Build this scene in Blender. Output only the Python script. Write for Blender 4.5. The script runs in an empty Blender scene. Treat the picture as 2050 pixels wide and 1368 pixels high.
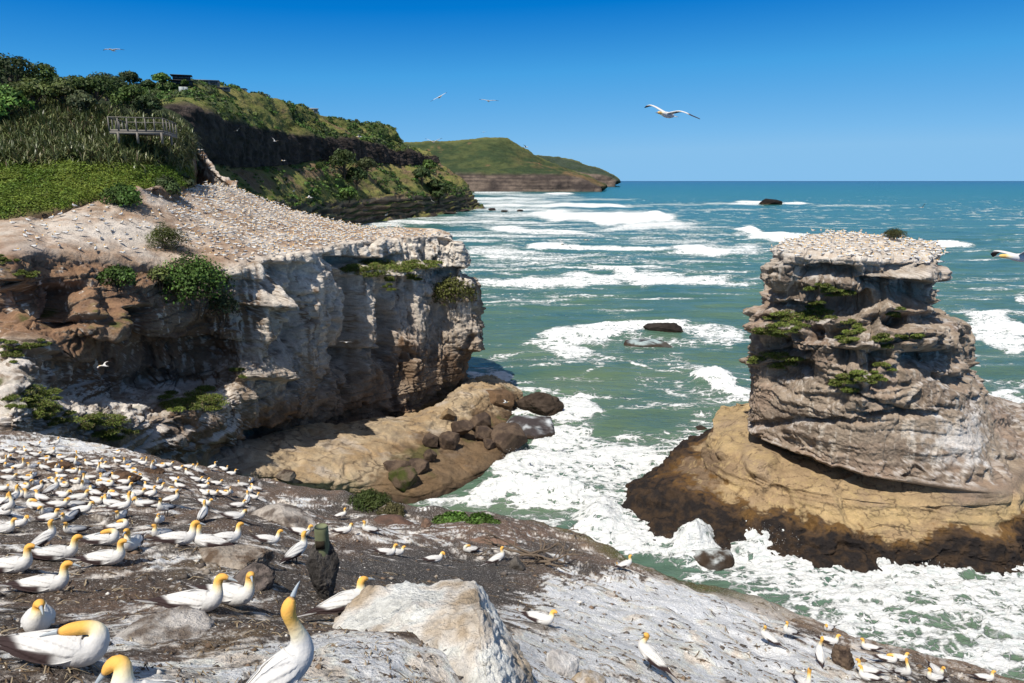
import bpy, math, random
import numpy as np
from mathutils import Vector, Matrix

SC = bpy.context.scene
COL = SC.collection
F = 1366.67
H = 36.0
TH = math.atan(322.0 / F)
CT, ST = math.cos(TH), math.sin(TH)
R = math.radians
random.seed(11)
RNG = np.random.default_rng(11)


# ---------------------------------------------------------------- survey: sight lines of the place
def ray(px, py):
    px = np.asarray(px, float); py = np.asarray(py, float)
    u = (px - 1025.0) / F; v = (684.0 - py) / F
    return u, CT + v * ST, -ST + v * CT


def P(px, py, Y):
    dx, dy, dz = ray(px, py); k = Y / dy
    return np.stack([dx * k, dy * k, H + dz * k], -1)


def PZ(px, py, z):
    dx, dy, dz = ray(px, py); k = (z - H) / dz
    return np.stack([dx * k, dy * k, H + dz * k], -1)


def PS(px, py, s):
    dx, dy, dz = ray(px, py)
    return np.stack([dx * s, dy * s, H + dz * s], -1)


def to_px(p):
    p = np.asarray(p, float)
    d = p[..., 1] * CT - (p[..., 2] - H) * ST
    v = p[..., 1] * ST + (p[..., 2] - H) * CT
    return 1025 + F * p[..., 0] / d, 684 - F * v / d


# ---------------------------------------------------------------- noise
_r = np.random.default_rng(5)
PERM = _r.permutation(256).astype(np.int32)
PERM = np.concatenate([PERM, PERM, PERM])
_g = _r.normal(size=(256, 3)); GR = (_g / np.linalg.norm(_g, axis=1)[:, None]).astype(np.float32)
RND = _r.random((256, 3)).astype(np.float32)


def pn(p):
    p = np.asarray(p, np.float32).reshape(-1, 3)
    i = np.floor(p).astype(np.int32); f = p - i
    w = f * f * f * (f * (f * 6 - 15) + 10)
    i &= 255
    out = np.zeros(len(p), np.float32)
    for a in (0, 1):
        ha = PERM[(i[:, 0] + a) & 255]
        wa = w[:, 0] if a else 1 - w[:, 0]
        for b in (0, 1):
            hb = PERM[(ha + i[:, 1] + b) & 255]
            wb = wa * (w[:, 1] if b else 1 - w[:, 1])
            for c in (0, 1):
                g = GR[PERM[(hb + i[:, 2] + c) & 255]]
                d = (f[:, 0] - a) * g[:, 0] + (f[:, 1] - b) * g[:, 1] + (f[:, 2] - c) * g[:, 2]
                out += wb * (w[:, 2] if c else 1 - w[:, 2]) * d
    return out * 1.55


def fbm(p, s=1.0, o=4, g=0.5, st=(1, 1, 1), off=0.0):
    q = np.asarray(p, np.float32).reshape(-1, 3) * np.asarray(st, np.float32) * np.float32(s) + np.float32(off)
    a = 1.0; r = 0; t = 0
    for k in range(o):
        r = r + a * pn(q); t += a
        q = q * np.float32(2.03) + np.float32(17.3); a *= g
    return r / t * 1.25


def ridged(p, s=1.0, o=4, g=0.5, st=(1, 1, 1), off=0.0):
    q = np.asarray(p, np.float32).reshape(-1, 3) * np.asarray(st, np.float32) * np.float32(s) + np.float32(off)
    a = 1.0; r = 0; t = 0
    for k in range(o):
        r = r + a * (1 - 2 * np.abs(pn(q))); t += a
        q = q * np.float32(2.07) + np.float32(9.1); a *= g
    return r / t


def worley(p, s=1.0, st=(1, 1, 1), off=0.0):
    q = np.asarray(p, np.float32).reshape(-1, 3) * np.asarray(st, np.float32) * np.float32(s) + np.float32(off)
    i = np.floor(q).astype(np.int32); f = q - i
    f1 = np.full(len(q), 9, np.float32); f2 = f1.copy(); idc = np.zeros(len(q), np.float32)
    for a in (-1, 0, 1):
        for b in (-1, 0, 1):
            for c in (-1, 0, 1):
                h = PERM[(PERM[(PERM[(i[:, 0] + a) & 255] + i[:, 1] + b) & 255] + i[:, 2] + c) & 255]
                o = RND[h]
                d = (f[:, 0] - a - o[:, 0]) ** 2 + (f[:, 1] - b - o[:, 1]) ** 2 + (f[:, 2] - c - o[:, 2]) ** 2
                m = d < f1
                f2 = np.where(m, f1, np.minimum(f2, d)); idc = np.where(m, h / 255.0, idc); f1 = np.where(m, d, f1)
    return np.sqrt(f1), np.sqrt(f2), idc


def sstep(a, b, x):
    t = np.clip((x - a) / (b - a), 0, 1)
    return t * t * (3 - 2 * t)


def mix(a, b, t):
    a = np.asarray(a, float); b = np.asarray(b, float); t = np.asarray(t)
    if t.ndim and (a.ndim <= 1 or a.shape[-1] == 3):
        t = t[..., None]
    return a * (1 - t) + b * t


# ---------------------------------------------------------------- meshes
def mesh_np(name, verts, faces, mat=None, smooth=True, attrs=None, parent=None, loc=None):
    """verts (N,3); faces a list of arrays (M,k)"""
    me = bpy.data.meshes.new(name)
    verts = np.asarray(verts, np.float32).reshape(-1, 3)
    if isinstance(faces, np.ndarray): faces = [faces]
    faces = [np.asarray(f, np.int32) for f in faces if len(f)]
    me.vertices.add(len(verts)); me.vertices.foreach_set('co', verts.ravel())
    loops = np.concatenate([f.ravel() for f in faces])
    tot = np.concatenate([np.full(len(f), f.shape[1], np.int32) for f in faces])
    st = np.concatenate([[0], np.cumsum(tot)[:-1]]).astype(np.int32)
    me.loops.add(len(loops)); me.loops.foreach_set('vertex_index', loops)
    me.polygons.add(len(tot)); me.polygons.foreach_set('loop_start', st)
    if smooth: me.polygons.foreach_set('use_smooth', np.ones(len(tot), bool))
    if attrs:
        for k, v in attrs.items():
            v = np.asarray(v, np.float32)
            if v.ndim == 1:
                a = me.attributes.new(k, 'FLOAT', 'POINT'); a.data.foreach_set('value', v)
            else:
                a = me.attributes.new(k, 'FLOAT_COLOR', 'POINT')
                a.data.foreach_set('color', np.concatenate([v, np.ones((len(v), 1), np.float32)], 1).ravel())
    me.update(calc_edges=True)
    if mat: me.materials.append(mat)
    o = bpy.data.objects.new(name, me); COL.objects.link(o)
    if parent: o.parent = parent
    if loc is not None: o.location = loc
    return o


def tag(o, label=None, cat=None, group=None, kind=None):
    if label: o['label'] = label
    if cat: o['category'] = cat
    if group: o['group'] = group
    if kind: o['kind'] = kind
    return o


def empty(name, loc, rz=0.0):
    o = bpy.data.objects.new(name, None); COL.objects.link(o)
    o.location = loc; o.rotation_euler = (0, 0, rz); o.empty_display_size = 0.2
    return o


def grid_faces(nr, nc, wrap=False):
    r = np.arange(nr - 1)[:, None]; c = np.arange(nc if wrap else nc - 1)[None, :]
    a = r * nc + c; b = r * nc + (c + 1) % nc
    return np.stack([a, a + nc, b + nc, b], -1).reshape(-1, 4)


def cardinal(A, t, closed=False, k=0.5):
    """A (n, ...) control values, t positions in [0,n-1] (or [0,n) closed)"""
    n = len(A)
    i = np.floor(t).astype(int)
    if closed:
        f = t - i
        ix = [(i + d) % n for d in (-1, 0, 1, 2)]
    else:
        i = np.clip(i, 0, n - 2); f = t - i
        ix = [np.clip(i + d, 0, n - 1) for d in (-1, 0, 1, 2)]
    f = f.reshape((-1,) + (1,) * (A.ndim - 1))
    a, b, c, d = (A[j] for j in ix)
    m1 = (c - a) * k; m2 = (d - b) * k
    return (2 * f**3 - 3 * f**2 + 1) * b + (f**3 - 2 * f**2 + f) * m1 + (-2 * f**3 + 3 * f**2) * c + (f**3 - f**2) * m2


def params(lengths, n):
    """n+1 positions along segments, spaced by the given segment lengths"""
    c = np.concatenate([[0], np.cumsum(lengths)]); s = np.linspace(0, c[-1], n + 1)
    return np.interp(s, c, np.arange(len(c)))


def loft(rows, nv, nu, ku=0.42, kv=0.3, wv=None, wu=None):
    A = np.array(rows, float)
    seg_u = np.array(wu, float) if wu is not None else np.linalg.norm(np.diff(A, axis=1), axis=2).mean(0)
    seg_v = np.array(wv, float) if wv is not None else np.linalg.norm(np.diff(A, axis=0), axis=2).mean(1)
    tu = params(seg_u, nu - 1); tv = params(seg_v, nv - 1)
    B = cardinal(A, tv, k=kv)
    G = cardinal(np.swapaxes(B, 0, 1), tu, k=ku)
    return np.swapaxes(G, 0, 1).copy(), tv, tu


def grid_normals(G, wrap=False, out=None):
    if wrap:
        du = np.roll(G, -1, 1) - np.roll(G, 1, 1)
    else:
        du = np.gradient(G, axis=1)
    dv = np.gradient(G, axis=0)
    n = np.cross(du, dv)
    n /= np.linalg.norm(n, axis=2, keepdims=True) + 1e-9
    if out is not None and (n * out).sum(2).mean() < 0: n = -n
    return n


def carve(vx, vy, cx, cy, rx, ry, am):
    """a hollow with a crisp roof and a sloping floor (am < 0) or a shelf with a crisp under edge (am > 0)"""
    t = (vy - cy) / ry; h = np.exp(-np.abs((vx - cx) / rx) ** 4)
    if ry > 2.2 * rx: return am * h * np.exp(-np.abs(t) ** 4)
    if am < 0: return am * h * sstep(-1.08, -.86, t) * (1 - sstep(-.2, 1.2, t))
    return am * h * sstep(-1.3, .5, t) * (1 - sstep(.82, 1.05, t))


def blur(A, n=1):
    for _ in range(n):
        A = A.copy()
        A[1:-1] = (A[:-2] + 2 * A[1:-1] + A[2:]) / 4
        A[:, 1:-1] = (A[:, :-2] + 2 * A[:, 1:-1] + A[:, 2:]) / 4
    return A


# ---------------------------------------------------------------- materials
def new_mat(name):
    m = bpy.data.materials.new(name); m.use_nodes = True
    nt = m.node_tree; nt.nodes.clear()
    out = nt.nodes.new('ShaderNodeOutputMaterial'); bs = nt.nodes.new('ShaderNodeBsdfPrincipled')
    nt.links.new(bs.outputs[0], out.inputs[0])
    return m, nt, bs


def nd(nt, typ, **kw):
    n = nt.nodes.new('ShaderNode' + typ)
    for k, v in kw.items():
        if k.startswith('i_'):
            key = k[2:]; key = int(key) if key.isdigit() else key.replace('_', ' ')
            n.inputs[key].default_value = v
        else: setattr(n, k, v)
    return n


def math_n(nt, op, a, b=None, c=None):
    n = nt.nodes.new('ShaderNodeMath'); n.operation = op
    for i, x in enumerate((a, b, c)):
        if x is None: continue
        if isinstance(x, (int, float)): n.inputs[i].default_value = x
        else: nt.links.new(x, n.inputs[i])
    return n.outputs[0]


def rock_mat(name, s=1.0, var=0.35, bump=0.5, dist=0.3, rough=0.9, st=(1, 1, 1), spec=0.15, s2=None, speck=0.0):
    """vertex colour of the surface, broken by two scales of noise, with a matching bump"""
    m, nt, bs = new_mat(name)
    L = nt.links.new
    at = nd(nt, 'Attribute', attribute_name='Col')
    geo = nd(nt, 'NewGeometry')
    mp = nd(nt, 'Mapping'); mp.inputs['Scale'].default_value = st
    L(geo.outputs['Position'], mp.inputs['Vector'])
    n1 = nd(nt, 'TexNoise', i_Scale=s, i_Detail=8.0, i_Roughness=0.65); L(mp.outputs[0], n1.inputs['Vector'])
    n2 = nd(nt, 'TexNoise', i_Scale=(s2 or s * 7), i_Detail=6.0, i_Roughness=0.7); L(geo.outputs['Position'], n2.inputs['Vector'])
    sm = math_n(nt, 'ADD', n1.outputs[0], math_n(nt, 'MULTIPLY', n2.outputs[0], 0.8))
    f = math_n(nt, 'ADD', math_n(nt, 'MULTIPLY', math_n(nt, 'SUBTRACT', sm, 0.9), 2.4 * var), 1.0)
    f = math_n(nt, 'MAXIMUM', f, 0.15)
    mul = nd(nt, 'VectorMath', operation='SCALE'); L(at.outputs['Color'], mul.inputs[0]); L(f, mul.inputs['Scale'])
    cc = mul.outputs[0]
    if speck:       # flecks of droppings and dark grit
        for sc_, thr, colr in ((speck, .66, (.62, .59, .55, 1)), (speck * 2.6, .68, (.60, .56, .52, 1)), (speck * 1.7, .685, (.035, .03, .027, 1))):
            sn = nd(nt, 'TexNoise', i_Scale=sc_, i_Detail=3.0, i_Roughness=.6); L(geo.outputs['Position'], sn.inputs['Vector'])
            sr = nd(nt, 'MapRange'); sr.inputs[1].default_value = thr - .05; sr.inputs[2].default_value = thr; L(sn.outputs[0], sr.inputs[0])
            mxx = nd(nt, 'MixRGB'); mxx.inputs[2].default_value = colr; L(sr.outputs[0], mxx.inputs[0]); L(cc, mxx.inputs[1]); cc = mxx.outputs[0]
    L(cc, bs.inputs['Base Color'])
    bs.inputs['Roughness'].default_value = rough
    bs.inputs['Specular IOR Level'].default_value = spec
    b = nd(nt, 'Bump', i_Strength=bump, i_Distance=dist); L(sm, b.inputs['Height']); L(b.outputs[0], bs.inputs['Normal'])
    return m


def col_mat(name, rough=0.8, spec=0.2, var=0.0, s=20.0, bump=0.0, dist=0.01, trans=0.0):
    m, nt, bs = new_mat(name)
    L = nt.links.new
    at = nd(nt, 'Attribute', attribute_name='Col')
    c = at.outputs['Color']
    if var or bump:
        tc = nd(nt, 'TexCoord')
        n1 = nd(nt, 'TexNoise', i_Scale=s, i_Detail=4.0); L(tc.outputs['Object'], n1.inputs['Vector'])
        if var:
            f = math_n(nt, 'ADD', math_n(nt, 'MULTIPLY', math_n(nt, 'SUBTRACT', n1.outputs[0], 0.5), 2 * var), 1.0)
            mul = nd(nt, 'VectorMath', operation='SCALE'); L(c, mul.inputs[0]); L(f, mul.inputs['Scale']); c = mul.outputs[0]
        if bump:
            b = nd(nt, 'Bump', i_Strength=bump, i_Distance=dist); L(n1.outputs[0], b.inputs['Height']); L(b.outputs[0], bs.inputs['Normal'])
    L(c, bs.inputs['Base Color'])
    bs.inputs['Roughness'].default_value = rough; bs.inputs['Specular IOR Level'].default_value = spec
    if trans:
        out = [n for n in nt.nodes if n.type == 'OUTPUT_MATERIAL'][0]
        t = nd(nt, 'BsdfTranslucent'); L(c, t.inputs[0])
        mx = nd(nt, 'MixShader'); mx.inputs[0].default_value = trans
        L(bs.outputs[0], mx.inputs[1]); L(t.outputs[0], mx.inputs[2]); L(mx.outputs[0], out.inputs[0])
    return m


def flat_mat(name, col, rough=0.7, spec=0.3, var=0.15, s=6.0, metal=0.0):
    m, nt, bs = new_mat(name)
    L = nt.links.new
    tc = nd(nt, 'TexCoord'); n1 = nd(nt, 'TexNoise', i_Scale=s, i_Detail=5.0); L(tc.outputs['Object'], n1.inputs['Vector'])
    f = math_n(nt, 'ADD', math_n(nt, 'MULTIPLY', math_n(nt, 'SUBTRACT', n1.outputs[0], 0.5), 2 * var), 1.0)
    rgb = nd(nt, 'RGB'); rgb.outputs[0].default_value = (*col, 1)
    mul = nd(nt, 'VectorMath', operation='SCALE'); L(rgb.outputs[0], mul.inputs[0]); L(f, mul.inputs['Scale'])
    L(mul.outputs[0], bs.inputs['Base Color'])
    bs.inputs['Roughness'].default_value = rough; bs.inputs['Specular IOR Level'].default_value = spec
    bs.inputs['Metallic'].default_value = metal
    return m


# ---------------------------------------------------------------- camera, sky, sun
cam_d = bpy.data.cameras.new('camera'); cam = bpy.data.objects.new('camera', cam_d); COL.objects.link(cam)
cam_d.sensor_width = 36.0; cam_d.lens = 24.0; cam_d.clip_start = 0.05; cam_d.clip_end = 200000.0
cam.location = (0, 0, H); cam.rotation_euler = (math.pi / 2 - TH, 0, 0)
SC.camera = cam

SUN_EL = R(59.0)
TO_SUN = Vector((-0.52 * math.cos(SUN_EL), -0.854 * math.cos(SUN_EL), math.sin(SUN_EL))).normalized()
sun_d = bpy.data.lights.new('sun', 'SUN'); sun = bpy.data.objects.new('sun', sun_d); COL.objects.link(sun)
sun_d.energy = 5.0; sun_d.angle = R(0.5); sun_d.color = (1.0, 0.945, 0.85)
sun.rotation_euler = TO_SUN.to_track_quat('Z', 'Y').to_euler()

W = bpy.data.worlds.new('World'); SC.world = W; W.use_nodes = True
nt = W.node_tree; bg = nt.nodes['Background']
sky = nt.nodes.new('ShaderNodeTexSky'); sky.sky_type = 'NISHITA'; sky.sun_disc = False
sky.sun_elevation = SUN_EL; sky.sun_rotation = math.atan2(TO_SUN.x, TO_SUN.y)
sky.altitude = 0.0; sky.air_density = 1.0; sky.dust_density = 0.0; sky.ozone_density = 8.0
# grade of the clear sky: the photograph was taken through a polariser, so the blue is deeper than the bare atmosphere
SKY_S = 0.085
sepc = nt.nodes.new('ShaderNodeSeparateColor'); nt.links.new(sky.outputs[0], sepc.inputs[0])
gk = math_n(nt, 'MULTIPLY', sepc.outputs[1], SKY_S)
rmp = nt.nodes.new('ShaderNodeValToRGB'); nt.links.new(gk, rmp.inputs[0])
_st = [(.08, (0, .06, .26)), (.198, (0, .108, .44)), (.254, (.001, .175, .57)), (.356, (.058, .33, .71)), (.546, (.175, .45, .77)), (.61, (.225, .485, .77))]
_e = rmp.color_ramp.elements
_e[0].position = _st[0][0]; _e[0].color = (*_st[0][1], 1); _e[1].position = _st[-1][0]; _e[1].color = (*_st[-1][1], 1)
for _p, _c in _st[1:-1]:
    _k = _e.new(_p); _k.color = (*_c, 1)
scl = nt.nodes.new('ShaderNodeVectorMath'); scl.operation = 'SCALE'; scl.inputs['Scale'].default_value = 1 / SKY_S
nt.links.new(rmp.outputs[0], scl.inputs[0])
# overhead, out of view, the sky is paled and brightened to neutralise blue shade
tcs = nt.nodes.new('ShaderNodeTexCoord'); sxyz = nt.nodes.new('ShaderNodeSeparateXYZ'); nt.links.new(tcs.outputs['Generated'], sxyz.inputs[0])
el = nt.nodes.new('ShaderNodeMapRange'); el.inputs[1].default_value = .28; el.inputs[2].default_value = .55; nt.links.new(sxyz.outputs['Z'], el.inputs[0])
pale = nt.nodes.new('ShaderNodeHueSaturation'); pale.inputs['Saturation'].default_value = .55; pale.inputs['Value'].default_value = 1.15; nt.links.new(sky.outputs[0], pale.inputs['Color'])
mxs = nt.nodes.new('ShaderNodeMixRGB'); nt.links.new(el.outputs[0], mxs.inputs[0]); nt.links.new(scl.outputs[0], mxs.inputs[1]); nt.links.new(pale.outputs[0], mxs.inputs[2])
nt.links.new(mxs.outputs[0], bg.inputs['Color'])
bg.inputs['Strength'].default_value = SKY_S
SC.view_settings.view_transform = 'Standard'; SC.view_settings.look = 'None'
SC.view_settings.exposure = 0.12; SC.view_settings.gamma = 1.0
SC.cycles.max_bounces = 5; SC.cycles.diffuse_bounces = 2; SC.cycles.glossy_bounces = 2
SC.cycles.transmission_bounces = 2; SC.cycles.transparent_max_bounces = 4
SC.cycles.sample_clamp_indirect = 4.0
# ================================================================ the sea
FOAM = [  # centre, half width, half height (as sighted from the look-out), strength, tilt
 (985,385,55,3,.7,0),(1060,391,70,3,.6,0),(1000,398,80,3.5,.75,0),(1120,388,22,2,1,0),(1030,405,90,4,.7,0),(1100,412,140,4,.85,0),
 (1180,411,80,4.5,.95,0),(1040,420,90,4,.7,0),(1235,412,18,3,1.1,0),(1210,410,15,2.5,1.1,0),(1190,409,10,2,1.1,0),(1150,430,90,8,.9,0),
 (1235,438,125,13,1.05,.06),(1300,455,90,9,.8,0),(1060,430,110,5,.7,0),(900,438,110,4,.6,0),(820,445,60,3.5,.8,0),(760,450,50,5,.75,0),
 (730,459,30,4,.8,0),(960,446,110,5,.7,0),(1015,459,40,4,1,.05),(1110,466,90,5,.9,.03),(960,470,60,5,.7,0),(1000,473,100,4,.65,0),
 (935,483,70,5,.6,0),(1086,493,28,8,1.2,0),(1180,497,120,5,.95,.01),(1000,508,90,9,.75,0),(1080,516,120,6,.6,-.05),(1000,531,70,5,.6,-.05),
 (1150,521,120,6,.6,-.05),(1205,533,30,3.5,1,.05),(1265,535,70,5,.85,0),(1248,546,22,8,1.2,.1),(1240,560,200,13,.92,0),(1060,567,110,12,.92,0),
 (1370,563,110,10,.95,.02),(1400,503,48,8,1.15,.08),(1440,502,90,13,.75,0),(1330,482,80,10,.55,0),(1312,429,16,4,1.2,0),(1330,540,60,8,.5,0),
 (1500,463,22,4.5,1.2,.1),(1565,477,80,8,1.15,.1),(1650,482,120,7,1,.05),(1870,488,60,5,1,.05),(1900,491,24,4,1.1,0),(1510,408,90,2.6,.8,0),
 (1505,404,30,2,1,0),(1590,408,20,2.5,1,0),(1640,515,10,3,.5,0),(1990,647,80,20,1.0,.25),(2010,680,70,18,.9,.2),(1960,660,40,24,.8,0),(2045,600,10,12,.8,0),
 (1250,350+300,110,8,.9,-.05),(1320,652,70,9,.95,0),(1180,674,120,22,.98,-.1),(1130,700,70,14,.85,.2),(1420,660,80,10,.85,.05),(1450,675,60,20,.6,.1),
 (1340,690,120,16,.45,0),(1420,760,45,15,1.2,.25),(1450,775,55,20,1.05,.3),(1475,800,40,20,.7,.2),(1280,733,26,2.6,.75,.25),(1355,741,15,2,.8,0),(1190,745,30,3,.45,-.3),
 (985,765,50,10,.8,.3),(1060,785,60,9,.8,.2),(1150,820,55,28,.85,0),(1040,825,60,14,.8,0),(1115,880,60,30,.9,0),(1180,905,120,35,.68,-.1),
 (1300,905,150,36,.58,-.1),(1410,890,90,22,.68,0),(1430,850,70,22,.5,0),(1050,920,90,32,1.0,-.2),(1120,955,140,36,.82,0),(1250,965,120,45,.68,0),
 (1020,985,80,20,1.15,.03),(1120,988,70,13,1.15,.05),(1190,1010,70,22,.9,.2),(860,1008,60,14,.7,0),(950,1000,60,14,.9,0),(1330,930,120,20,.7,-.2),
 (1195,1055,55,35,1,0),(1290,1090,90,33,1.0,.2),(1385,1090,45,40,1.15,-.3),(1540,1080,100,34,.95,0),(1440,1150,90,25,.7,0),(1230,1060,60,25,.9,.4),
 (1500,1070,40,25,1.1,0),(1600,1085,60,25,.9,0),(1780,1115,60,18,.8,.1),(1650,1160,280,60,.72,0),(1850,1220,300,80,.8,.1),(1950,1300,280,70,.74,.1),(2040,1125,90,25,.95,0),
 (1560,1195,120,45,.6,.2),(1700,1240,120,40,.85,.2),(1880,1170,160,14,.95,.05),(1750,1205,90,12,1.0,.2),(1960,1255,120,14,.95,.2),(2100,1200,200,100,.8,0),
 (2150,1000,160,60,.8,0),(2020,800,40,20,.8,.2),(1990,815,40,25,.7,.3)]
FOAM += [(1250,1010,120,30,.8,.1),(1100,1005,80,20,1.0,0),(1270,1060,90,30,.95,.3),(1420,1115,120,24,.95,0),(1640,1110,160,22,1.0,.1),(1150,900,70,50,.75,0),(1230,930,130,40,.78,-.1),(1400,925,80,20,.85,-.5),(1000,760,30,14,.9,.2),(1800,1135,160,20,.95,.1),(1750,1180,220,40,.85,.1),(1560,1130,140,40,.85,.1)]
FOAM += [(x, y, w, 2.2, .54, .0) for x, y, w in ((1010,389,90),(1100,395,70),(1000,403,110),(1080,401,90),(1180,399,60),(1020,415,120),(1150,421,110),(1270,424,60),(1050,426,120),(950,434,100),(1100,438,120),(1000,452,130),(1150,450,120),(1350,446,70),(1080,458,120),(1330,468,90),(1200,474,140),(920,464,90),(1050,480,120),(1280,486,110),(1420,484,60),(960,496,60),(1000,520,80),(1380,523,90),(1480,516,50),(1150,508,120),(1330,510,80),(1010,541,80),(1130,537,80),(1420,545,80),(1000,590,90),(1150,593,110),(1300,598,90),(1430,590,60),(1080,610,80),(1250,620,80),(1700,470,100),(1980,520,60),(2000,560,60),(1960,600,40),(1350,410,60),(1450,420,60),(1700,412,80),(1420,455,60))]
CREST = [(1086,493,30,7,1.3),(1248,546,30,8,1.6),(1235,432,120,6,1.5),(1400,500,50,7,1.4),(1565,474,80,6,2.2),(1500,461,22,5,2.0),(1900,488,60,4,1.6),
 (1430,758,50,16,1.1),(1300,648,120,6,.8),(1160,668,120,10,.7),(1120,985,90,10,1.0),(1030,980,70,12,.9),(1390,1085,40,26,1.7),(1530,1070,90,20,1.2),
 (1200,1050,40,24,1.2),(1312,427,16,4,1.5),(1990,635,80,12,1.0),(1640,505,120,8,1.0),(2000,505,60,6,1.0),(1015,457,40,3,1.2),(1110,464,80,3,1.0)]


def build_sea():
    py = np.concatenate([362.6 + np.array([.8, 1.2, 1.8, 2.5, 3.4, 4.5, 5.7, 7, 8.5]), np.arange(372.5, 480, 1.2), np.arange(480, 640, 1.6), np.arange(640, 1420, 2.1), np.arange(1420, 1640, 12)])
    px = np.concatenate([np.arange(-2600, 560, 160), np.arange(560, 2140, 2.3), np.arange(2140, 5200, 160)])
    X, Yp = np.meshgrid(px, py)
    G = PZ(X, Yp, 0.0)
    far = np.array(G[:1]); far[..., 0] *= 3; far[..., 1] = 90000
    G = np.concatenate([far, G]); X = np.concatenate([X[:1], X]); Yp = np.concatenate([Yp[:1], Yp])
    nr, nc = X.shape
    p = G.reshape(-1, 3); x = X.ravel(); y = Yp.ravel()
    D = p[:, 1]
    wob = fbm(np.stack([x / 90, y / 30, y * 0], -1), 1, 3)
    wob2 = fbm(np.stack([x / 60, y / 14, y * 0 + 5], -1), 1, 3)
    foam = np.zeros(len(p)); 
    for cx, cy, hw, hh, s, t in FOAM:
        if cy < 620: hw *= 1.35; s *= .88
        elif s < 1.1: s *= .97
        m = (np.abs(x - cx) < hw * 1.9) & (np.abs(y - cy) < hh * 1.9 + abs(t) * hw * 1.9)
        if not m.any(): continue
        xx = x[m]; yy = y[m]
        q = np.sqrt(((xx - cx + wob2[m] * hw * .6) / hw) ** 2 + ((yy - cy - t * (xx - cx) + wob[m] * hh * 1.0) / hh) ** 2)
        foam[m] = np.maximum(foam[m], s * (1 - sstep(.45, 1.5, q)))
    near = 1 - sstep(250, 420, D)
    # swell and chop, real height
    sw = fbm(p, 1, 2, .5, (.012, .045, 1)) * .75 + fbm(p, 1, 3, .5, (.05, .13, 1), 31) * .75
    ch = ridged(p, 1, 4, .5, (.16, .3, 1), 3) * .16 + ridged(p, 1, 3, .5, (.5, .8, 1), 13) * .05
    z = sw * (1 - sstep(350, 700, D)) + ch * (1 - sstep(120, 260, D))
    cr = np.zeros(len(p))
    for cx, cy, hw, hh, s in CREST:
        m = (np.abs(x - cx) < hw * 2) & (np.abs(y - cy) < hh * 2.4)
        q = ((x[m] - cx) / hw) ** 2 + ((y[m] - cy + wob[m] * hh * .8) / hh) ** 2
        cr[m] = np.maximum(cr[m], 1.35 * s * np.exp(-q * 1.3))
    turb = ridged(p, .35, 4, .6, (.8, 1.3, 1)) * .8 + fbm(p, 1.7, 3, .6) * .4
    z += cr + np.clip(foam - .45, 0, 1) * turb * 1.25 * near
    # light streaks of old foam everywhere, drawn out along the crests
    streak = ridged(p, 1, 4, .55, (.03, .10, 1), 41)
    old = np.clip(streak - .42, 0, 1) * 1.3 * sstep(2500, 500, D) * (.4 + .6 * (fbm(p, 1, 3, .5, (.006, .015, 1), 7) > -.1))
    foam = np.maximum(foam, np.clip(old, 0, .46))
    p = p.copy(); p[:, 2] += z * (D < 3000)
    hgt = np.clip(.5 + z * .5, 0, 1)
    return mesh_np('sea', p, grid_faces(nr, nc), None, True, {'foam': foam, 'hgt': hgt})


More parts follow.
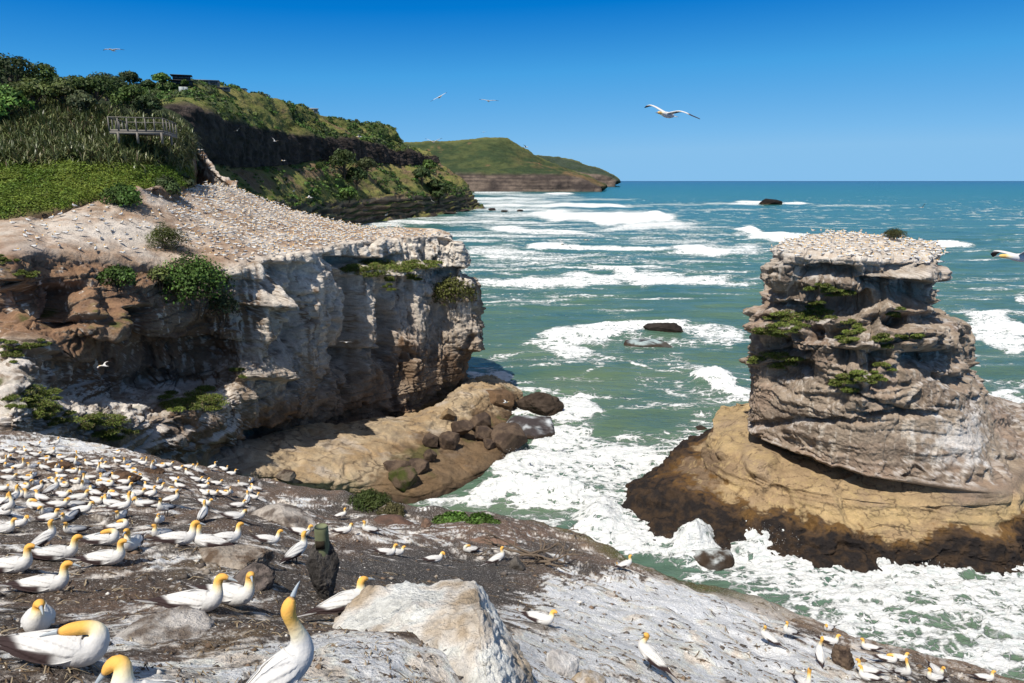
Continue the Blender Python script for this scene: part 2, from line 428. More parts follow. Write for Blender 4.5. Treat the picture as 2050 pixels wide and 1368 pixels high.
def sea_mat():
    m, nt, bs = new_mat('sea_water')
    L = nt.links.new
    geo = nd(nt, 'NewGeometry'); fa = nd(nt, 'Attribute', attribute_name='foam'); hg = nd(nt, 'Attribute', attribute_name='hgt')
    sep = nd(nt, 'SeparateXYZ'); L(geo.outputs['Position'], sep.inputs[0])
    yv = sep.outputs['Y']
    # water colour: sandy green inshore, teal further out, deep blue at the horizon
    ramp = nd(nt, 'ValToRGB'); cr = ramp.color_ramp
    lg = math_n(nt, 'DIVIDE', math_n(nt, 'LOGARITHM', math_n(nt, 'MAXIMUM', yv, 10.0), 10.0), 5.0)
    nz0 = nd(nt, 'TexNoise', i_Scale=0.004, i_Detail=3.0); L(geo.outputs['Position'], nz0.inputs['Vector'])
    L(math_n(nt, 'ADD', lg, math_n(nt, 'MULTIPLY', math_n(nt, 'SUBTRACT', nz0.outputs[0], .5), .06)), ramp.inputs[0])
    for e in list(cr.elements)[1:]: cr.elements.remove(e)
    stops = [(.30, (.080, .128, .082)), (.42, (.072, .132, .090)), (.50, (.050, .132, .100)), (.58, (.024, .120, .106)), (.66, (.009, .116, .105)), (.74, (.002, .085, .098)), (.82, (.001, .050, .085)), (.90, (.001, .026, .070))]
    cr.elements[0].position = stops[0][0]; cr.elements[0].color = (*stops[0][1], 1)
    for pos, c in stops[1:]:
        e = cr.elements.new(pos); e.color = (*c, 1)
    # silt patches
    nz1 = nd(nt, 'TexNoise', i_Scale=0.03, i_Detail=4.0); mp1 = nd(nt, 'Mapping'); mp1.inputs['Scale'].default_value = (1, 2.2, 1)
    L(geo.outputs['Position'], mp1.inputs[0]); L(mp1.outputs[0], nz1.inputs['Vector'])
    silt = nd(nt, 'MixRGB', blend_type='MULTIPLY'); silt.inputs[0].default_value = 1
    rs = nd(nt, 'ValToRGB'); rs.color_ramp.elements[0].position = .3; rs.color_ramp.elements[0].color = (.62, .8, .95, 1)
    rs.color_ramp.elements[1].position = .7; rs.color_ramp.elements[1].color = (1.5, 1.2, .95, 1)
    L(nz1.outputs[0], rs.inputs[0]); L(ramp.outputs[0], silt.inputs[1]); L(rs.outputs[0], silt.inputs[2])
    # foam: lace of cells, broken by noise
    wn = nd(nt, 'TexNoise', i_Scale=.25, i_Detail=5.0, i_Roughness=.6); L(geo.outputs['Position'], wn.inputs['Vector'])
    sc = nd(nt, 'VectorMath', operation='SCALE'); sc.inputs['Scale'].default_value = 4.5
    sb = nd(nt, 'VectorMath', operation='SUBTRACT'); sb.inputs[1].default_value = (.5, .5, .5); L(wn.outputs['Color'], sb.inputs[0]); L(sb.outputs[0], sc.inputs[0])
    ad = nd(nt, 'VectorMath', operation='ADD'); L(geo.outputs['Position'], ad.inputs[0]); L(sc.outputs[0], ad.inputs[1])
    mp = nd(nt, 'Mapping'); mp.inputs['Scale'].default_value = (.42, .62, .2); mp.inputs['Rotation'].default_value = (0, 0, .35); L(ad.outputs[0], mp.inputs[0])
    vo = nd(nt, 'TexVoronoi', feature='DISTANCE_TO_EDGE'); vo.inputs['Scale'].default_value = 1.0; L(mp.outputs[0], vo.inputs['Vector'])
    vo2 = nd(nt, 'TexVoronoi', feature='DISTANCE_TO_EDGE'); vo2.inputs['Scale'].default_value = 2.7; L(mp.outputs[0], vo2.inputs['Vector'])
    l1 = math_n(nt, 'SUBTRACT', 1.0, math_n(nt, 'MULTIPLY', vo.outputs['Distance'], 3.4))
    l2 = math_n(nt, 'SUBTRACT', 1.0, math_n(nt, 'MULTIPLY', vo2.outputs['Distance'], 3.6))
    lace = math_n(nt, 'MAXIMUM', l1, math_n(nt, 'MULTIPLY', l2, .8))
    fn = nd(nt, 'TexNoise', i_Scale=.5, i_Detail=9.0, i_Roughness=.68); mp2 = nd(nt, 'Mapping'); mp2.inputs['Scale'].default_value = (.55, 1.3, 1)
    L(geo.outputs['Position'], mp2.inputs[0]); L(mp2.outputs[0], fn.inputs['Vector'])
    v = math_n(nt, 'ADD', math_n(nt, 'MULTIPLY', fa.outputs['Fac'], 1.5), -1.36)
    v = math_n(nt, 'ADD', v, math_n(nt, 'MULTIPLY', lace, .98))
    v = math_n(nt, 'ADD', v, math_n(nt, 'MULTIPLY', math_n(nt, 'SUBTRACT', fn.outputs[0], .5), 2.5))
    fn2 = nd(nt, 'TexNoise', i_Scale=.05, i_Detail=8.0, i_Roughness=.66); mp4 = nd(nt, 'Mapping'); mp4.inputs['Scale'].default_value = (.45, 1.5, 1)
    L(geo.outputs['Position'], mp4.inputs[0]); L(mp4.outputs[0], fn2.inputs['Vector'])
    v = math_n(nt, 'ADD', v, math_n(nt, 'MULTIPLY', math_n(nt, 'SUBTRACT', fn2.outputs[0], .5), 2.2))
    gate = nd(nt, 'MapRange'); gate.inputs[1].default_value = .12; gate.inputs[2].default_value = .4; L(fa.outputs['Fac'], gate.inputs[0])
    mr = nd(nt, 'MapRange', interpolation_type='SMOOTHSTEP'); mr.inputs[1].default_value = -.08; mr.inputs[2].default_value = .36; L(v, mr.inputs[0])
    msk = math_n(nt, 'MULTIPLY', mr.outputs[0], gate.outputs[0])
    # aerated water round the foam is paler green
    aer = nd(nt, 'MixRGB'); aer.inputs[2].default_value = (.17, .27, .22, 1)
    L(math_n(nt, 'MULTIPLY', fa.outputs['Fac'], .38), aer.inputs[0]); L(silt.outputs[0], aer.inputs[1])
    fcr = nd(nt, 'ValToRGB'); fcr.color_ramp.elements[0].position = .34; fcr.color_ramp.elements[0].color = (.60, .66, .65, 1); fcr.color_ramp.elements[1].position = .50; fcr.color_ramp.elements[1].color = (.86, .87, .86, 1)
    fn3 = nd(nt, 'TexNoise', i_Scale=1.6, i_Detail=8.0, i_Roughness=.72, i_Distortion=.6); L(mp2.outputs[0], fn3.inputs['Vector']); L(fn3.outputs[0], fcr.inputs[0])
    mxc = nd(nt, 'MixRGB'); L(fcr.outputs[0], mxc.inputs[2]); L(msk, mxc.inputs[0]); L(aer.outputs[0], mxc.inputs[1])
    L(mxc.outputs[0], bs.inputs['Base Color'])
    rg = math_n(nt, 'ADD', math_n(nt, 'MULTIPLY', msk, .65), .22); L(rg, bs.inputs['Roughness'])
    sp = math_n(nt, 'SUBTRACT', .21, math_n(nt, 'MULTIPLY', msk, .15)); L(sp, bs.inputs['Specular IOR Level'])
    # ripples
    wv = nd(nt, 'TexNoise', i_Scale=.8, i_Detail=7.0, i_Roughness=.6); mp3 = nd(nt, 'Mapping'); mp3.inputs['Scale'].default_value = (.4, 1.0, 1)
    L(geo.outputs['Position'], mp3.inputs[0]); L(mp3.outputs[0], wv.inputs['Vector'])
    wv2 = nd(nt, 'TexNoise', i_Scale=.06, i_Detail=6.0, i_Roughness=.6); L(mp3.outputs[0], wv2.inputs['Vector'])
    hsum = math_n(nt, 'ADD', math_n(nt, 'MULTIPLY', wv.outputs[0], .45), math_n(nt, 'MULTIPLY', wv2.outputs[0], 3.2))
    hsum = math_n(nt, 'ADD', hsum, math_n(nt, 'MULTIPLY', math_n(nt, 'MULTIPLY', msk, fn3.outputs[0]), .55))
    bp = nd(nt, 'Bump', i_Strength=.9, i_Distance=1.0); L(hsum, bp.inputs['Height']); L(bp.outputs[0], bs.inputs['Normal'])
    return m


sea = build_sea(); sea.data.materials.append(sea_mat()); tag(sea, kind='structure')
# ================================================================ the land
M_ROCK = rock_mat('sandstone', s=.55, var=.48, bump=.8, dist=.35, st=(1, 1, 2.2), s2=4.5)
M_SLOPE = rock_mat('nesting_ground', s=1.3, var=.5, bump=1.0, dist=.12, s2=13.0, speck=22.0)
M_BANK = rock_mat('bank_soil', s=1.3, var=.42, bump=.7, dist=.12, s2=11.0)
M_FAR = rock_mat('far_hillside', s=.035, var=.5, bump=.8, dist=6.0, s2=.22)

C_GREY = np.array((.235, .195, .165)); C_DK = np.array((.075, .058, .048)); C_BROWN = np.array((.21, .125, .078)); C_WHITE = np.array((.66, .63, .60))
C_BEIGE = np.array((.36, .27, .20)); C_OCHRE = np.array((.42, .28, .115)); C_TAN = np.array((.38, .285, .19)); C_WET = np.array((.045, .030, .020)); C_MOSS = np.array((.060, .085, .018))


def px_rows(rows):
    return [[P(*c) for c in r] for r in rows]


# ---------------------------------------------------------------- headland with the big colony
HBUMP = [(70,605,95,42,-3.2),(165,590,36,50,2.0),(210,640,40,40,1.6),(272,655,32,42,-3.4),(245,600,24,40,1.2),(330,715,150,34,-2.2),(150,700,60,22,1.8),(60,690,50,22,1.2),(120,655,30,14,-2.0),
 (515,640,22,70,2.4),(505,590,40,22,1.6),(570,640,22,55,-2.8),(556,548,24,20,-2.2),(600,548,14,26,-1.6),(490,545,40,16,.8),(520,735,50,28,2.0),(545,700,18,22,-1.6),(640,590,34,80,1.0),(697,640,17,110,-4.2),(764,655,14,80,-3.6),
 (730,650,12,110,1.3),(822,650,34,130,1.8),(720,715,70,22,-1.8),(705,524,55,13,-3.2),(775,522,26,10,-2.2),(770,543,80,9,2.2),(850,535,40,8,1.8),(905,548,44,12,-2.6),(880,640,14,60,-1.4),(800,735,14,40,-2.0),(660,735,14,50,-1.6),
 (520,890,36,36,-3.0),(600,800,30,40,.8),(440,850,60,30,1.6),(350,870,50,30,1.0),(945,735,26,34,-2.0),(800,600,14,50,-1.6),(680,560,20,20,-1.4),(860,600,10,30,1.4)]


def headland():
    rows = [
        [(-260,440,74),(0,447,67),(100,436,71),(200,404,77),(300,389,83),(400,374,104),(470,379,117),(600,428,130),(720,455,118),(800,463,112),(890,471,107),(903,474,109)],
        [(-260,482,72),(0,478,61),(100,470,65),(200,455,70),(300,455,75),(400,452,82),(470,450,88),(600,462,100),(720,470,106),(800,470,107),(890,473,106),(906,480,108)],
        [(-260,520,70),(0,512,57),(100,510,60),(190,520,63),(300,530,67),(400,532,70),(470,530,72),(600,505,82),(700,487,94),(800,477,102),(890,475,105.3),(915,492,106.5)],
        [(-260,560,69),(0,565,56),(120,578,58.6),(200,578,60.6),(300,584,65.2),(400,582,69.4),(480,562,72.3),(600,552,81.6),(700,524,93),(800,512,101),(890,507,104.6),(930,525,106)],
        [(-260,650,68),(0,640,56.5),(100,648,56.6),(190,660,58.2),(300,672,64.2),(400,680,70.6),(480,650,73),(600,640,81.5),(700,620,92),(800,600,100),(890,590,104),(952,585,105.5)],
        [(-260,720,64),(0,705,53),(100,735,55.6),(200,752,61.5),(300,762,69.5),(400,764,73),(490,740,72.6),(600,735,80.8),(700,720,90.5),(800,710,98.5),(890,700,103.2),(962,665,105.5)],
        [(-260,775,60),(0,755,49),(100,785,54),(200,795,60),(300,800,64),(400,785,69),(490,780,71.5),(600,775,80.2),(700,760,89.8),(800,745,98),(890,730,102.5),(962,700,106)],
        [(-260,830,54),(0,830,44),(100,835,48),(200,838,53),(300,845,58),(400,822,64),(490,815,71),(600,805,79.6),(700,795,89.2),(800,780,97.5),(890,760,102.6),(956,725,107)],
        [(-260,930,50),(0,935,43),(100,940,47),(200,940,52),(300,925,58.5),(400,912,66),(500,890,74),(600,862,81.8),(700,846,89.3),(800,835,95.6),(880,808,103),(945,748,109)],
    ]
    A = np.array(px_rows(rows))
    low = A[-1:].copy(); low[..., 2] = -4; low[..., 1] -= 1
    back = A[:1].copy(); back[..., 2] -= np.array([0, 0, 0, 0, 0, 7, 8, 8, 8, 8, 8, 7.]); back[..., 1] += np.array([4, 4, 4, 4, 4, 7, 7, 7, 6, 5, 5, 4.])
    back2 = back.copy(); back2[..., 2] = -4; back2[..., 1] += 3; back2[0, :5, 2] = 20
    A = np.concatenate([back2, back, A, low])
    tip = A[:, -1:].copy(); tip[:, :, 1] += 14; tip[:, :, 0] -= 4; tip[:2] = A[:2, -1:]; tip[:2, :, 0] -= 4
    tip2 = tip.copy(); tip2[:, :, 0] -= 10; tip2[:, :, 1] += 4
    A = np.concatenate([A, tip, tip2], 1)
    wv = [3, 4, 7, 7, 6, 14, 12, 8, 8, 11, 3]
    wu = [14, 10, 10, 10, 10, 8, 13, 11, 11, 10, 6, 6, 3]
    G, tv, tu = loft(A, 470, 640, wv=wv, wu=wu)
    p = G.reshape(-1, 3)
    N0 = grid_normals(blur(G, 6), out=np.broadcast_to(np.array([.4, -.7, .6]), G.shape)).reshape(-1, 3)
    up = N0[:, 2]
    TV = np.repeat(tv, len(tu)); TU = np.tile(tu, len(tv))
    top = sstep(4.25, 3.75, TV) * sstep(1.2, 2, TV)           # plateau rows
    face = 1 - top
    vx, vy = to_px(p)
    # big buttresses and flutes on the wall, hollows and ribs where the wall has them, strata low down
    wall = sstep(5.2, 6.2, TU); lowl = sstep(13, 5, p[:, 2])
    flute = ridged(p, .20, 4, .55, (1, 1, .12)) * 1.7 + ridged(p, .5, 3, .5, (1, 1, .18), 9) * .55 + fbm(p, .30, 4, .5, (1, 1, .5), 19) * .55 + ridged(p, 1.1, 3, .55, (1, 1, .13), 29) * .42 * wall
    w1, w2, wid = worley(p + np.stack([fbm(p, .2, 2, off=1)] * 3, -1) * 2, .17, (1, 1, .45))
    block = (wid - .5) * 1.9 * sstep(0, .09, w2 - w1) - .5 * sstep(.06, 0, w2 - w1)
    x1, x2, xid = worley(p + np.stack([fbm(p, .5, 2, off=4)] * 3, -1) * .8, .55, (1, 1, .6), 3)
    chip = (xid - .5) * .7 * sstep(0, .09, x2 - x1) - .2 * sstep(.06, 0, x2 - x1)
    zz = p[:, 2] - .10 * p[:, 0] + fbm(p, .05, 3, off=3) * 1.6
    lay = np.floor(zz / 1.1); fr = zz / 1.1 - lay; hsh = RND[(lay.astype(int) * 37) & 255, 0]
    led = (hsh - .5) * 1.2 * np.minimum(1, np.minimum(fr, 1 - fr) * 14)
    strat2 = np.abs(((zz / .83) % 1) - .5) * 2
    pits = sstep(.28, .5, fbm(p, .42, 3, .55, (1, 1, .55), 55))
    left = sstep(3.0, 1.5, np.abs(TU - 2.6)) * sstep(4.3, 5.0, TV) * sstep(7.6, 6.2, TV)
    d = face * (flute * (.35 + .5 * wall) * (1 - .5 * lowl) + block * .7 + chip + led * (.25 + .75 * np.maximum(lowl, 1 - wall)) * .8 - pits * 1.3 * wall + fbm(p, 1.2, 4, .55, (1, 1, 1.2), 21) * .34 + ridged(p, 2.5, 3, .5, off=5) * .15 - .75)
    jx = fbm(p, .25, 4, .6, off=81) * 13; jy = fbm(p, .25, 4, .6, off=82) * 13
    for cx, cy, rx, ry, am in HBUMP:
        d += carve(vx + jx, vy + jy, cx, cy, rx, ry, am) * (TV > 3.0)
    d += top * (fbm(p, .12, 4, .5) * .55 + fbm(p, .6, 4, .55, off=4) * .30)
    d *= sstep(12.9, 11.6, TU) * .9 + .1
    D3 = N0.copy(); D3[:, 2] *= .55
    p = p + D3 * d[:, None]
    # overhanging lip of the cap rock
    G = p.reshape(G.shape); N = grid_normals(G, out=N0.reshape(G.shape)).reshape(-1, 3); up = N[:, 2]
    # colours that belong to the rock
    n1 = fbm(p, .18, 5, .55, off=2); n2 = fbm(p, .8, 4, .6, off=8)
    rockc = mix((.285, .215, .155), (.205, .128, .078), sstep(-.2, .4, fbm(p, .09, 4, .5, (1, 1, 1.5), 12) + n2 * .3))
    rockc = mix(rockc, C_DK, sstep(.08, .34, fbm(p, .34, 5, .64, (1, 1, .13), 33)) * .85)
    seep = sstep(13, 7, p[:, 2]) * sstep(-.3, .4, fbm(p, .15, 3, off=60))
    rockc = mix(rockc, (.13, .085, .05), seep * .6)
    # guano runs: thin vertical streaks hanging from the rim and the ledges, thickest on the right half of the wall
    stk = fbm(p, .7, 6, .68, (1, 1, .055), 44) + .12 * n2
    hang = sstep(8.0, 14, p[:, 2]) * (.35 + .65 * sstep(9, 26, p[:, 2]))
    zone = .35 + .65 * sstep(5.2, 7.0, TU) * sstep(11.6, 10.4, TU)
    zone = np.maximum(zone, .85 * np.exp(-((vx - 640) / 70) ** 2 - ((vy - 560) / 90) ** 2))
    zone = np.maximum(zone, 1.25 * np.exp(-((vx - 820) / 40) ** 2 - ((vy - 660) / 110) ** 2))
    wst = sstep(.02, .20, stk + (zone - .66) * .75) * hang * face * (.75 + .25 * sstep(-.3, .3, n2))
    stk2 = fbm(p, 1.5, 4, .62, (1, 1, .03), 144)
    wst = np.maximum(wst * .8, sstep(.07, .18, stk2 + (zone - .70) * .55) * hang * face)
    rim = sstep(6.0, 4.1, TV) * sstep(3.4, 4.0, TV) * sstep(4.6, 6.5, TU)
    wst = np.maximum(wst, rim * sstep(-.35, .3, stk + .1) * .95)
    ledge_up = sstep(.45, .8, up) * face
    wst = np.maximum(wst, ledge_up * sstep(-.2, .35, n2 + n1 * .6 + .05) * .6 * sstep(7, 12, p[:, 2]) * sstep(4.6, 5.6, TU))
    col = mix(rockc, (.74, .67, .58), np.clip(wst, 0, 1) * .90)
    # left part is earth brown with soil slopes
    lb = sstep(5.4, 3.8, TU)
    soil = lb * face * sstep(.05, .45, up + n2 * .35) * sstep(7.0, 6.3, TV)
    col = mix(col, mix((.30, .175, .10), (.19, .11, .068), sstep(-.3, .4, n2)), soil * .9)
    # plateau: trodden pinkish earth whitened by droppings
    white_p = sstep(-.25, .45, fbm(p, .14, 5, .6, off=91) + .35 * np.exp(-((vx - 190) / 130) ** 2 - ((vy - 470) / 35) ** 2) - .25 * np.exp(-((vx - 260) / 90) ** 2 - ((vy - 510) / 16) ** 2) + n2 * .25)
    topc = mix(mix((.33, .225, .155), (.42, .32, .24), sstep(-.3, .3, n2)), (.64, .58, .51), white_p * .85)
    brown_l = sstep(150, 20, vx) * sstep(470, 510, vy)
    topc = mix(topc, (.22, .13, .085), brown_l * .7)
    col = mix(col, topc, top)
    # bare shelf low on the left, grey white with guano
    shelf = sstep(6.6, 7.2, TV) * sstep(6.6, 5.2, TU) * sstep(.3, .75, up + n1 * .3)
    col = mix(col, mix((.33, .26, .20), (.70, .64, .57), sstep(-.3, .2, n1 + n2 * .5 + .1)), shelf * .95)
    moss = sstep(.1, .4, fbm(p, .25, 4, .6, off=123) - .12) * sstep(.35, .7, up) * face * sstep(6.5, 3, TU)
    col = mix(col, C_MOSS, moss * .8)
    col = mix(col, C_WET, sstep(1.6, .6, p[:, 2] + n2 * .5) * .8)
    o = mesh_np('headland', p, grid_faces(*G.shape[:2]), M_ROCK, False, {'Col': np.clip(col, .012, .8)})
    tag(o, kind='structure')
    return G, N.reshape(G.shape), TV.reshape(G.shape[:2]), TU.reshape(G.shape[:2])


HG, HN, HTV, HTU = headland()


# ---------------------------------------------------------------- wave-cut shelf at the foot of the wall
def shelf():
    rows = [[(380,888,7),(430,893,7.5),(500,880,6.5),(590,856,5.6),(700,842,4.3),(800,832,3.2),(880,808,3.2),(930,765,4.5),(985,752,3.5),(1020,770,1.5)],
            [(380,915,7.2),(430,912,7.2),(510,905,6.3),(600,878,5.6),(705,858,4.6),(805,845,3.6),(890,826,3.4),(945,795,4.0),(1000,778,3.2),(1042,785,1.2)],
            [(380,935,6.8),(430,930,6.6),(520,928,5.6),(620,897,5.0),(720,880,4.3),(815,868,3.6),(895,850,2.6),(965,815,2.6),(1015,800,1.8),(1048,800,.5)],
            [(380,945,6.2),(440,946,6),(540,950,5),(640,930,4.3),(740,920,3.4),(830,905,2.8),(910,885,1.8),(975,850,.9),(1030,825,.4),(1052,812,-.2)],
            [(400,957,4.8),(450,960,4.6),(550,972,3.8),(650,962,3.4),(745,962,2.2),(830,962,1.7),(925,930,1.4),(1000,895,.8),(1040,850,-.2),(1058,825,-.6)],
            [(400,972,2.5),(455,978,2),(560,998,1.5),(660,992,1.2),(755,992,.7),(840,992,.5),(930,965,.4),(1010,912,.2),(1050,862,-.6),(1064,835,-1)]]
    A = np.array([[PZ(*c) for c in r] for r in rows])
    b = A[-1:].copy(); b[..., 2] = -3.5; b[..., 1] -= 2
    A = np.concatenate([A, b])
    G, tv, tu = loft(A, 190, 360)
    p = G.reshape(-1, 3); N0 = grid_normals(blur(G, 4), out=np.broadcast_to(np.array([0, -.3, 1.]), G.shape)).reshape(-1, 3)
    zz = p[:, 2] + p[:, 0] * .12 + fbm(p, .08, 3, off=7) * 1.5
    st = ((zz / .7) % 1)
    w1, w2, wid = worley(p, .16, (1, 1, 1), 3)
    d = fbm(p, .14, 4, .5) * .55 + (sstep(.0, .2, st) - .5 - st * .6) * .20 + ridged(p, .45, 4, .5, (1, 1, 1), 4) * .14 + (wid - .5) * .34 * sstep(0, .1, w2 - w1) + fbm(p, 1.6, 4, .6, off=61) * .10
    crack = sstep(.10, .0, np.abs(fbm(p, .13, 3, .5, (1, 1.4, 1), 55))) * .22
    p = p + N0 * (d - crack)[:, None]
    G = p.reshape(G.shape); N = grid_normals(G, out=N0.reshape(G.shape)).reshape(-1, 3)
    n1 = fbm(p, .2, 5, .55, off=3); n2 = fbm(p, .9, 4, .6, off=4)
    vx, vy = to_px(p)
    c = mix((.43, .335, .22), (.36, .25, .14), sstep(-.3, .4, n1))
    c = mix(c, (.46, .40, .34), sstep(.15, .5, fbm(p, .3, 4, .6, (.5, 1, 1), 14)) * .6)
    c = mix(c, (.33, .30, .27), sstep(560, 430, vx) * .7)
    right = sstep(-.4, .4, (vx - 840) / 90 + (vy - 895) / 50 + n1 * 1.5 + n2 * .5)
    c = mix(c, (.11, .08, .055), sstep(.05, .015, np.abs(fbm(p, .16, 4, .6, (1, 1.5, 1), 91))) * .75)
    c = mix(c, (.24, .19, .14), sstep(.1, .35, fbm(p, .35, 5, .65, off=47)) * .5)
    c = mix(c, (.12, .075, .042), right * .8)
    c = mix(c, C_WET, sstep(1.1, .2, p[:, 2] + n2 * .5) * .85)
    c = mix(c, C_MOSS, sstep(.2, .45, fbm(p, .22, 3, off=77)) * sstep(3.4, 2.6, p[:, 2]) * .5)
    o = mesh_np('rock_shelf', p, grid_faces(*G.shape[:2]), M_ROCK, False, {'Col': np.clip(c, .012, .8)})
    tag(o, kind='structure')


shelf()


# ---------------------------------------------------------------- sea stack
def ring(pts, n):
    A = np.array(pts, float)
    seg = np.linalg.norm(np.roll(A, -1, 0) - A, axis=1) * np.array([1, 1, 1, 1, .6, .22, .22, .4])
    c = np.concatenate([[0], np.cumsum(seg)]); t = np.interp(np.linspace(0, c[-1], n, endpoint=False), c, np.arange(len(c)))
    return cardinal(A, t, closed=True, k=.32)


KBUMP = [(1650,548,62,16,-1.9),(1560,545,20,40,.9),(1752,580,30,26,-2.6),(1835,590,56,28,-3.6),(1815,548,46,12,.9),(1580,592,55,10,1.4),(1540,620,40,14,1.2),(1700,612,48,18,-2.4),(1640,590,26,10,1.0),(1545,692,27,24,-2.6),(1560,655,60,9,1.5),
 (1627,668,15,20,-2.4),(1672,668,26,16,-1.6),(1565,750,44,46,-2.3),(1545,722,60,8,1.4),(1702,722,34,24,-2.3),(1768,718,20,22,-1.8),(1765,620,34,16,1.3),(1800,650,22,26,-2.2),(1850,640,60,14,-1.8),(1870,725,60,22,-2.6),(1830,665,40,10,1.2),(1860,690,60,9,1.2),
 (1690,640,70,8,1.0),(1720,690,40,8,1.0),(1900,560,20,50,-1.2),(1660,845,110,8,-.9),(1800,830,90,9,-1.3),(1730,730,10,60,1.2),(1925,770,30,20,-1.2),(1530,850,60,10,-.8),(1640,760,60,30,.6),(1900,620,26,20,-1.6)]


def sea_stack():
    # corners: left, front-left, front, front-right, right, back-right, back, back-left
    lev = [
        (29.3, [(36,84),(38,81),(41,79.5),(44,80),(46,84),(46,88),(43,90),(38,88)]),
        (28.7, [(30.5,76),(33,73.5),(36.5,72),(43,73),(48,80),(48,86),(43,91),(34,85)]),
        (28.2, [(28.4,73.5),(31,70.3),(35.5,68.2),(43,69.6),(49.0,78.5),(48.6,86),(43,92),(32.8,84)]),
        (25.5, [(28.5,74.2),(31.2,71),(35.8,68.4),(43.4,69.4),(49.8,79),(49.6,87),(44,93),(32.8,85)]),
        (23.6, [(29.0,75.2),(31.8,72.3),(36.2,69.4),(43.6,69),(51.0,79),(50.6,88),(44,94),(32.6,86)]),
        (21.5, [(28.2,76.0),(31,71.5),(35.8,68),(44,68.2),(52.0,79),(51.6,88),(44,95),(32.4,87)]),
        (19.2, [(27.7,76.4),(30.2,70.5),(35.2,66.6),(44.5,67),(53.2,79),(53,89),(44,96),(32.2,88)]),
        (15.5, [(27.8,77),(30.8,71),(35.8,66.4),(45.5,66.2),(55.0,79),(55,90),(45,97),(32.4,89)]),
        (12.0, [(27.8,77),(31,70.8),(36,65.8),(46.6,65.2),(57.6,79),(57,91),(45,98),(32.6,89)]),
        (9.0, [(27.8,77),(31.2,70),(36.6,64.8),(47.4,64.0),(60.2,78.4),(62,88),(46,98),(32.8,89)]),
        (6.6, [(28.0,77),(31.4,69.6),(37.4,63.8),(48.4,62.8),(63.0,77.6),(70,88),(48,98),(33,89)]),
        (5.9, [(31.2,79),(34.8,73),(39.4,65.8),(48.8,62.5),(64,77.3),(72,88),(48,98),(34,89)]),
        (5.5, [(30.6,78.8),(34.0,72.2),(38.8,65.2),(49.0,62.3),(64.6,77.1),(73,88),(48,99),(33,90)]),
        (5.0, [(23.8,75.6),(27.6,68.2),(36.8,62.8),(49.4,61.9),(65.4,76.8),(75,88),(48,100),(29.5,92)]),
        (3.1, [(22.4,74.7),(26.4,66.8),(36,61.6),(49.4,61.2),(66,75.5),(77,88),(48,102),(28.6,91)]),
        (2.3, [(16.8,71.8),(24.4,64.9),(35.2,60.6),(49.4,60.0),(68,74),(79,88),(48,104),(27,90)]),
        (1.0, [(12.2,69.4),(22.4,63.0),(34.4,59.4),(49,59.0),(69,73),(80,88),(48,105),(25,89)]),
        (.2, [(9.8,68.3),(21.2,62.0),(33.6,58.9),(48.6,58.5),(70,72),(81,88),(48,106),(24,89)]),
        (-1.5, [(9,66.8),(20.5,60.5),(33,57.6),(48.4,57.2),(73,70),(83,88),(48,108),(22,88)]),
        (-4, [(6,65),(20,59),(33,56.5),(48,56),(75,69),(85,88),(48,110),(9,87)])]
    n = 1000
    zs = np.array([l[0] for l in lev]); Rg = np.array([ring(l[1], n) for l in lev])
    A = np.concatenate([Rg, np.broadcast_to(zs[:, None, None], Rg.shape[:2] + (1,))], 2)
    wv = [3, 2.2, 3, 2.2, 2.4, 2.5, 3.9, 3.7, 3.2, 2.6, 2.2, 1.0, 3.6, 2.4, 3.0, 3.0, 2, 2, 1.2]
    tv = params(wv, 460); G = cardinal(A, tv, k=.3)
    # close the top
    c0 = G[:1].mean(1, keepdims=True)
    cap = [c0 + (G[:1] - c0) * f + np.array([0, 0, .12 * (1 - f)]) for f in np.linspace(.02, .97, 16)]
    G = np.concatenate(cap + [G]); nt_ = len(cap)
    p = G.reshape(-1, 3)
    N0 = grid_normals(np.concatenate([blur(np.concatenate([G[:, -8:], G, G[:, :8]], 1), 6)[:, 8:-8]]), wrap=True)
    cen = np.array([43, 82, 10.])
    if ((G - cen) * N0).sum() < 0: N0 = -N0
    N0 = N0.reshape(-1, 3)
    z = p[:, 2].copy()
    vx, vy = to_px(p)
    body = sstep(6.0, 6.9, z) * sstep(29.0, 28.3, z); base = sstep(5.75, 5.2, z); topm = sstep(27.8, 28.4, z)
    zz = z + fbm(p, .06, 3, off=3) * 2.4 + (p[:, 0] - 40) * .02
    s2 = (zz / 1.15) % 1
    lay = np.floor(zz / 1.9 + .3 * fbm(p, .1, 2, off=66)); fr = zz / 1.9 + .3 * fbm(p, .1, 2, off=66) - lay; hsh = RND[(lay.astype(int) * 53) & 255, 1]
    led = (hsh - .5) * 1.9 * np.minimum(1, np.minimum(fr * 22, (1 - fr) * 2.6)) * (.4 + .6 * sstep(-.2, .3, fbm(p, .09, 2, off=19)))
    w1, w2, wid = worley(p + np.stack([fbm(p, .25, 2, off=1)] * 3, -1) * 2.2, .15, (1, 1, .95))
    block = (wid - .5) * 2.3 * sstep(0, .10, w2 - w1) - .5 * sstep(.06, .0, w2 - w1)
    v1, v2, vid = worley(p + np.stack([fbm(p, .6, 2, off=2)] * 3, -1) * .7, .42, (1, 1, 1.3), 7)
    upb = sstep(11.0, 14.5, z)
    zl = zz + fbm(p, .35, 3, off=23) * .35; lk = np.floor(zl / .42); lf = zl / .42 - lk; lamina = (RND[(lk.astype(int) * 29) & 255, 2] - .5) * 2 * np.minimum(1, np.minimum(lf * 10, (1 - lf) * 4)) * sstep(-.2, .3, fbm(p, .2, 3, off=37))
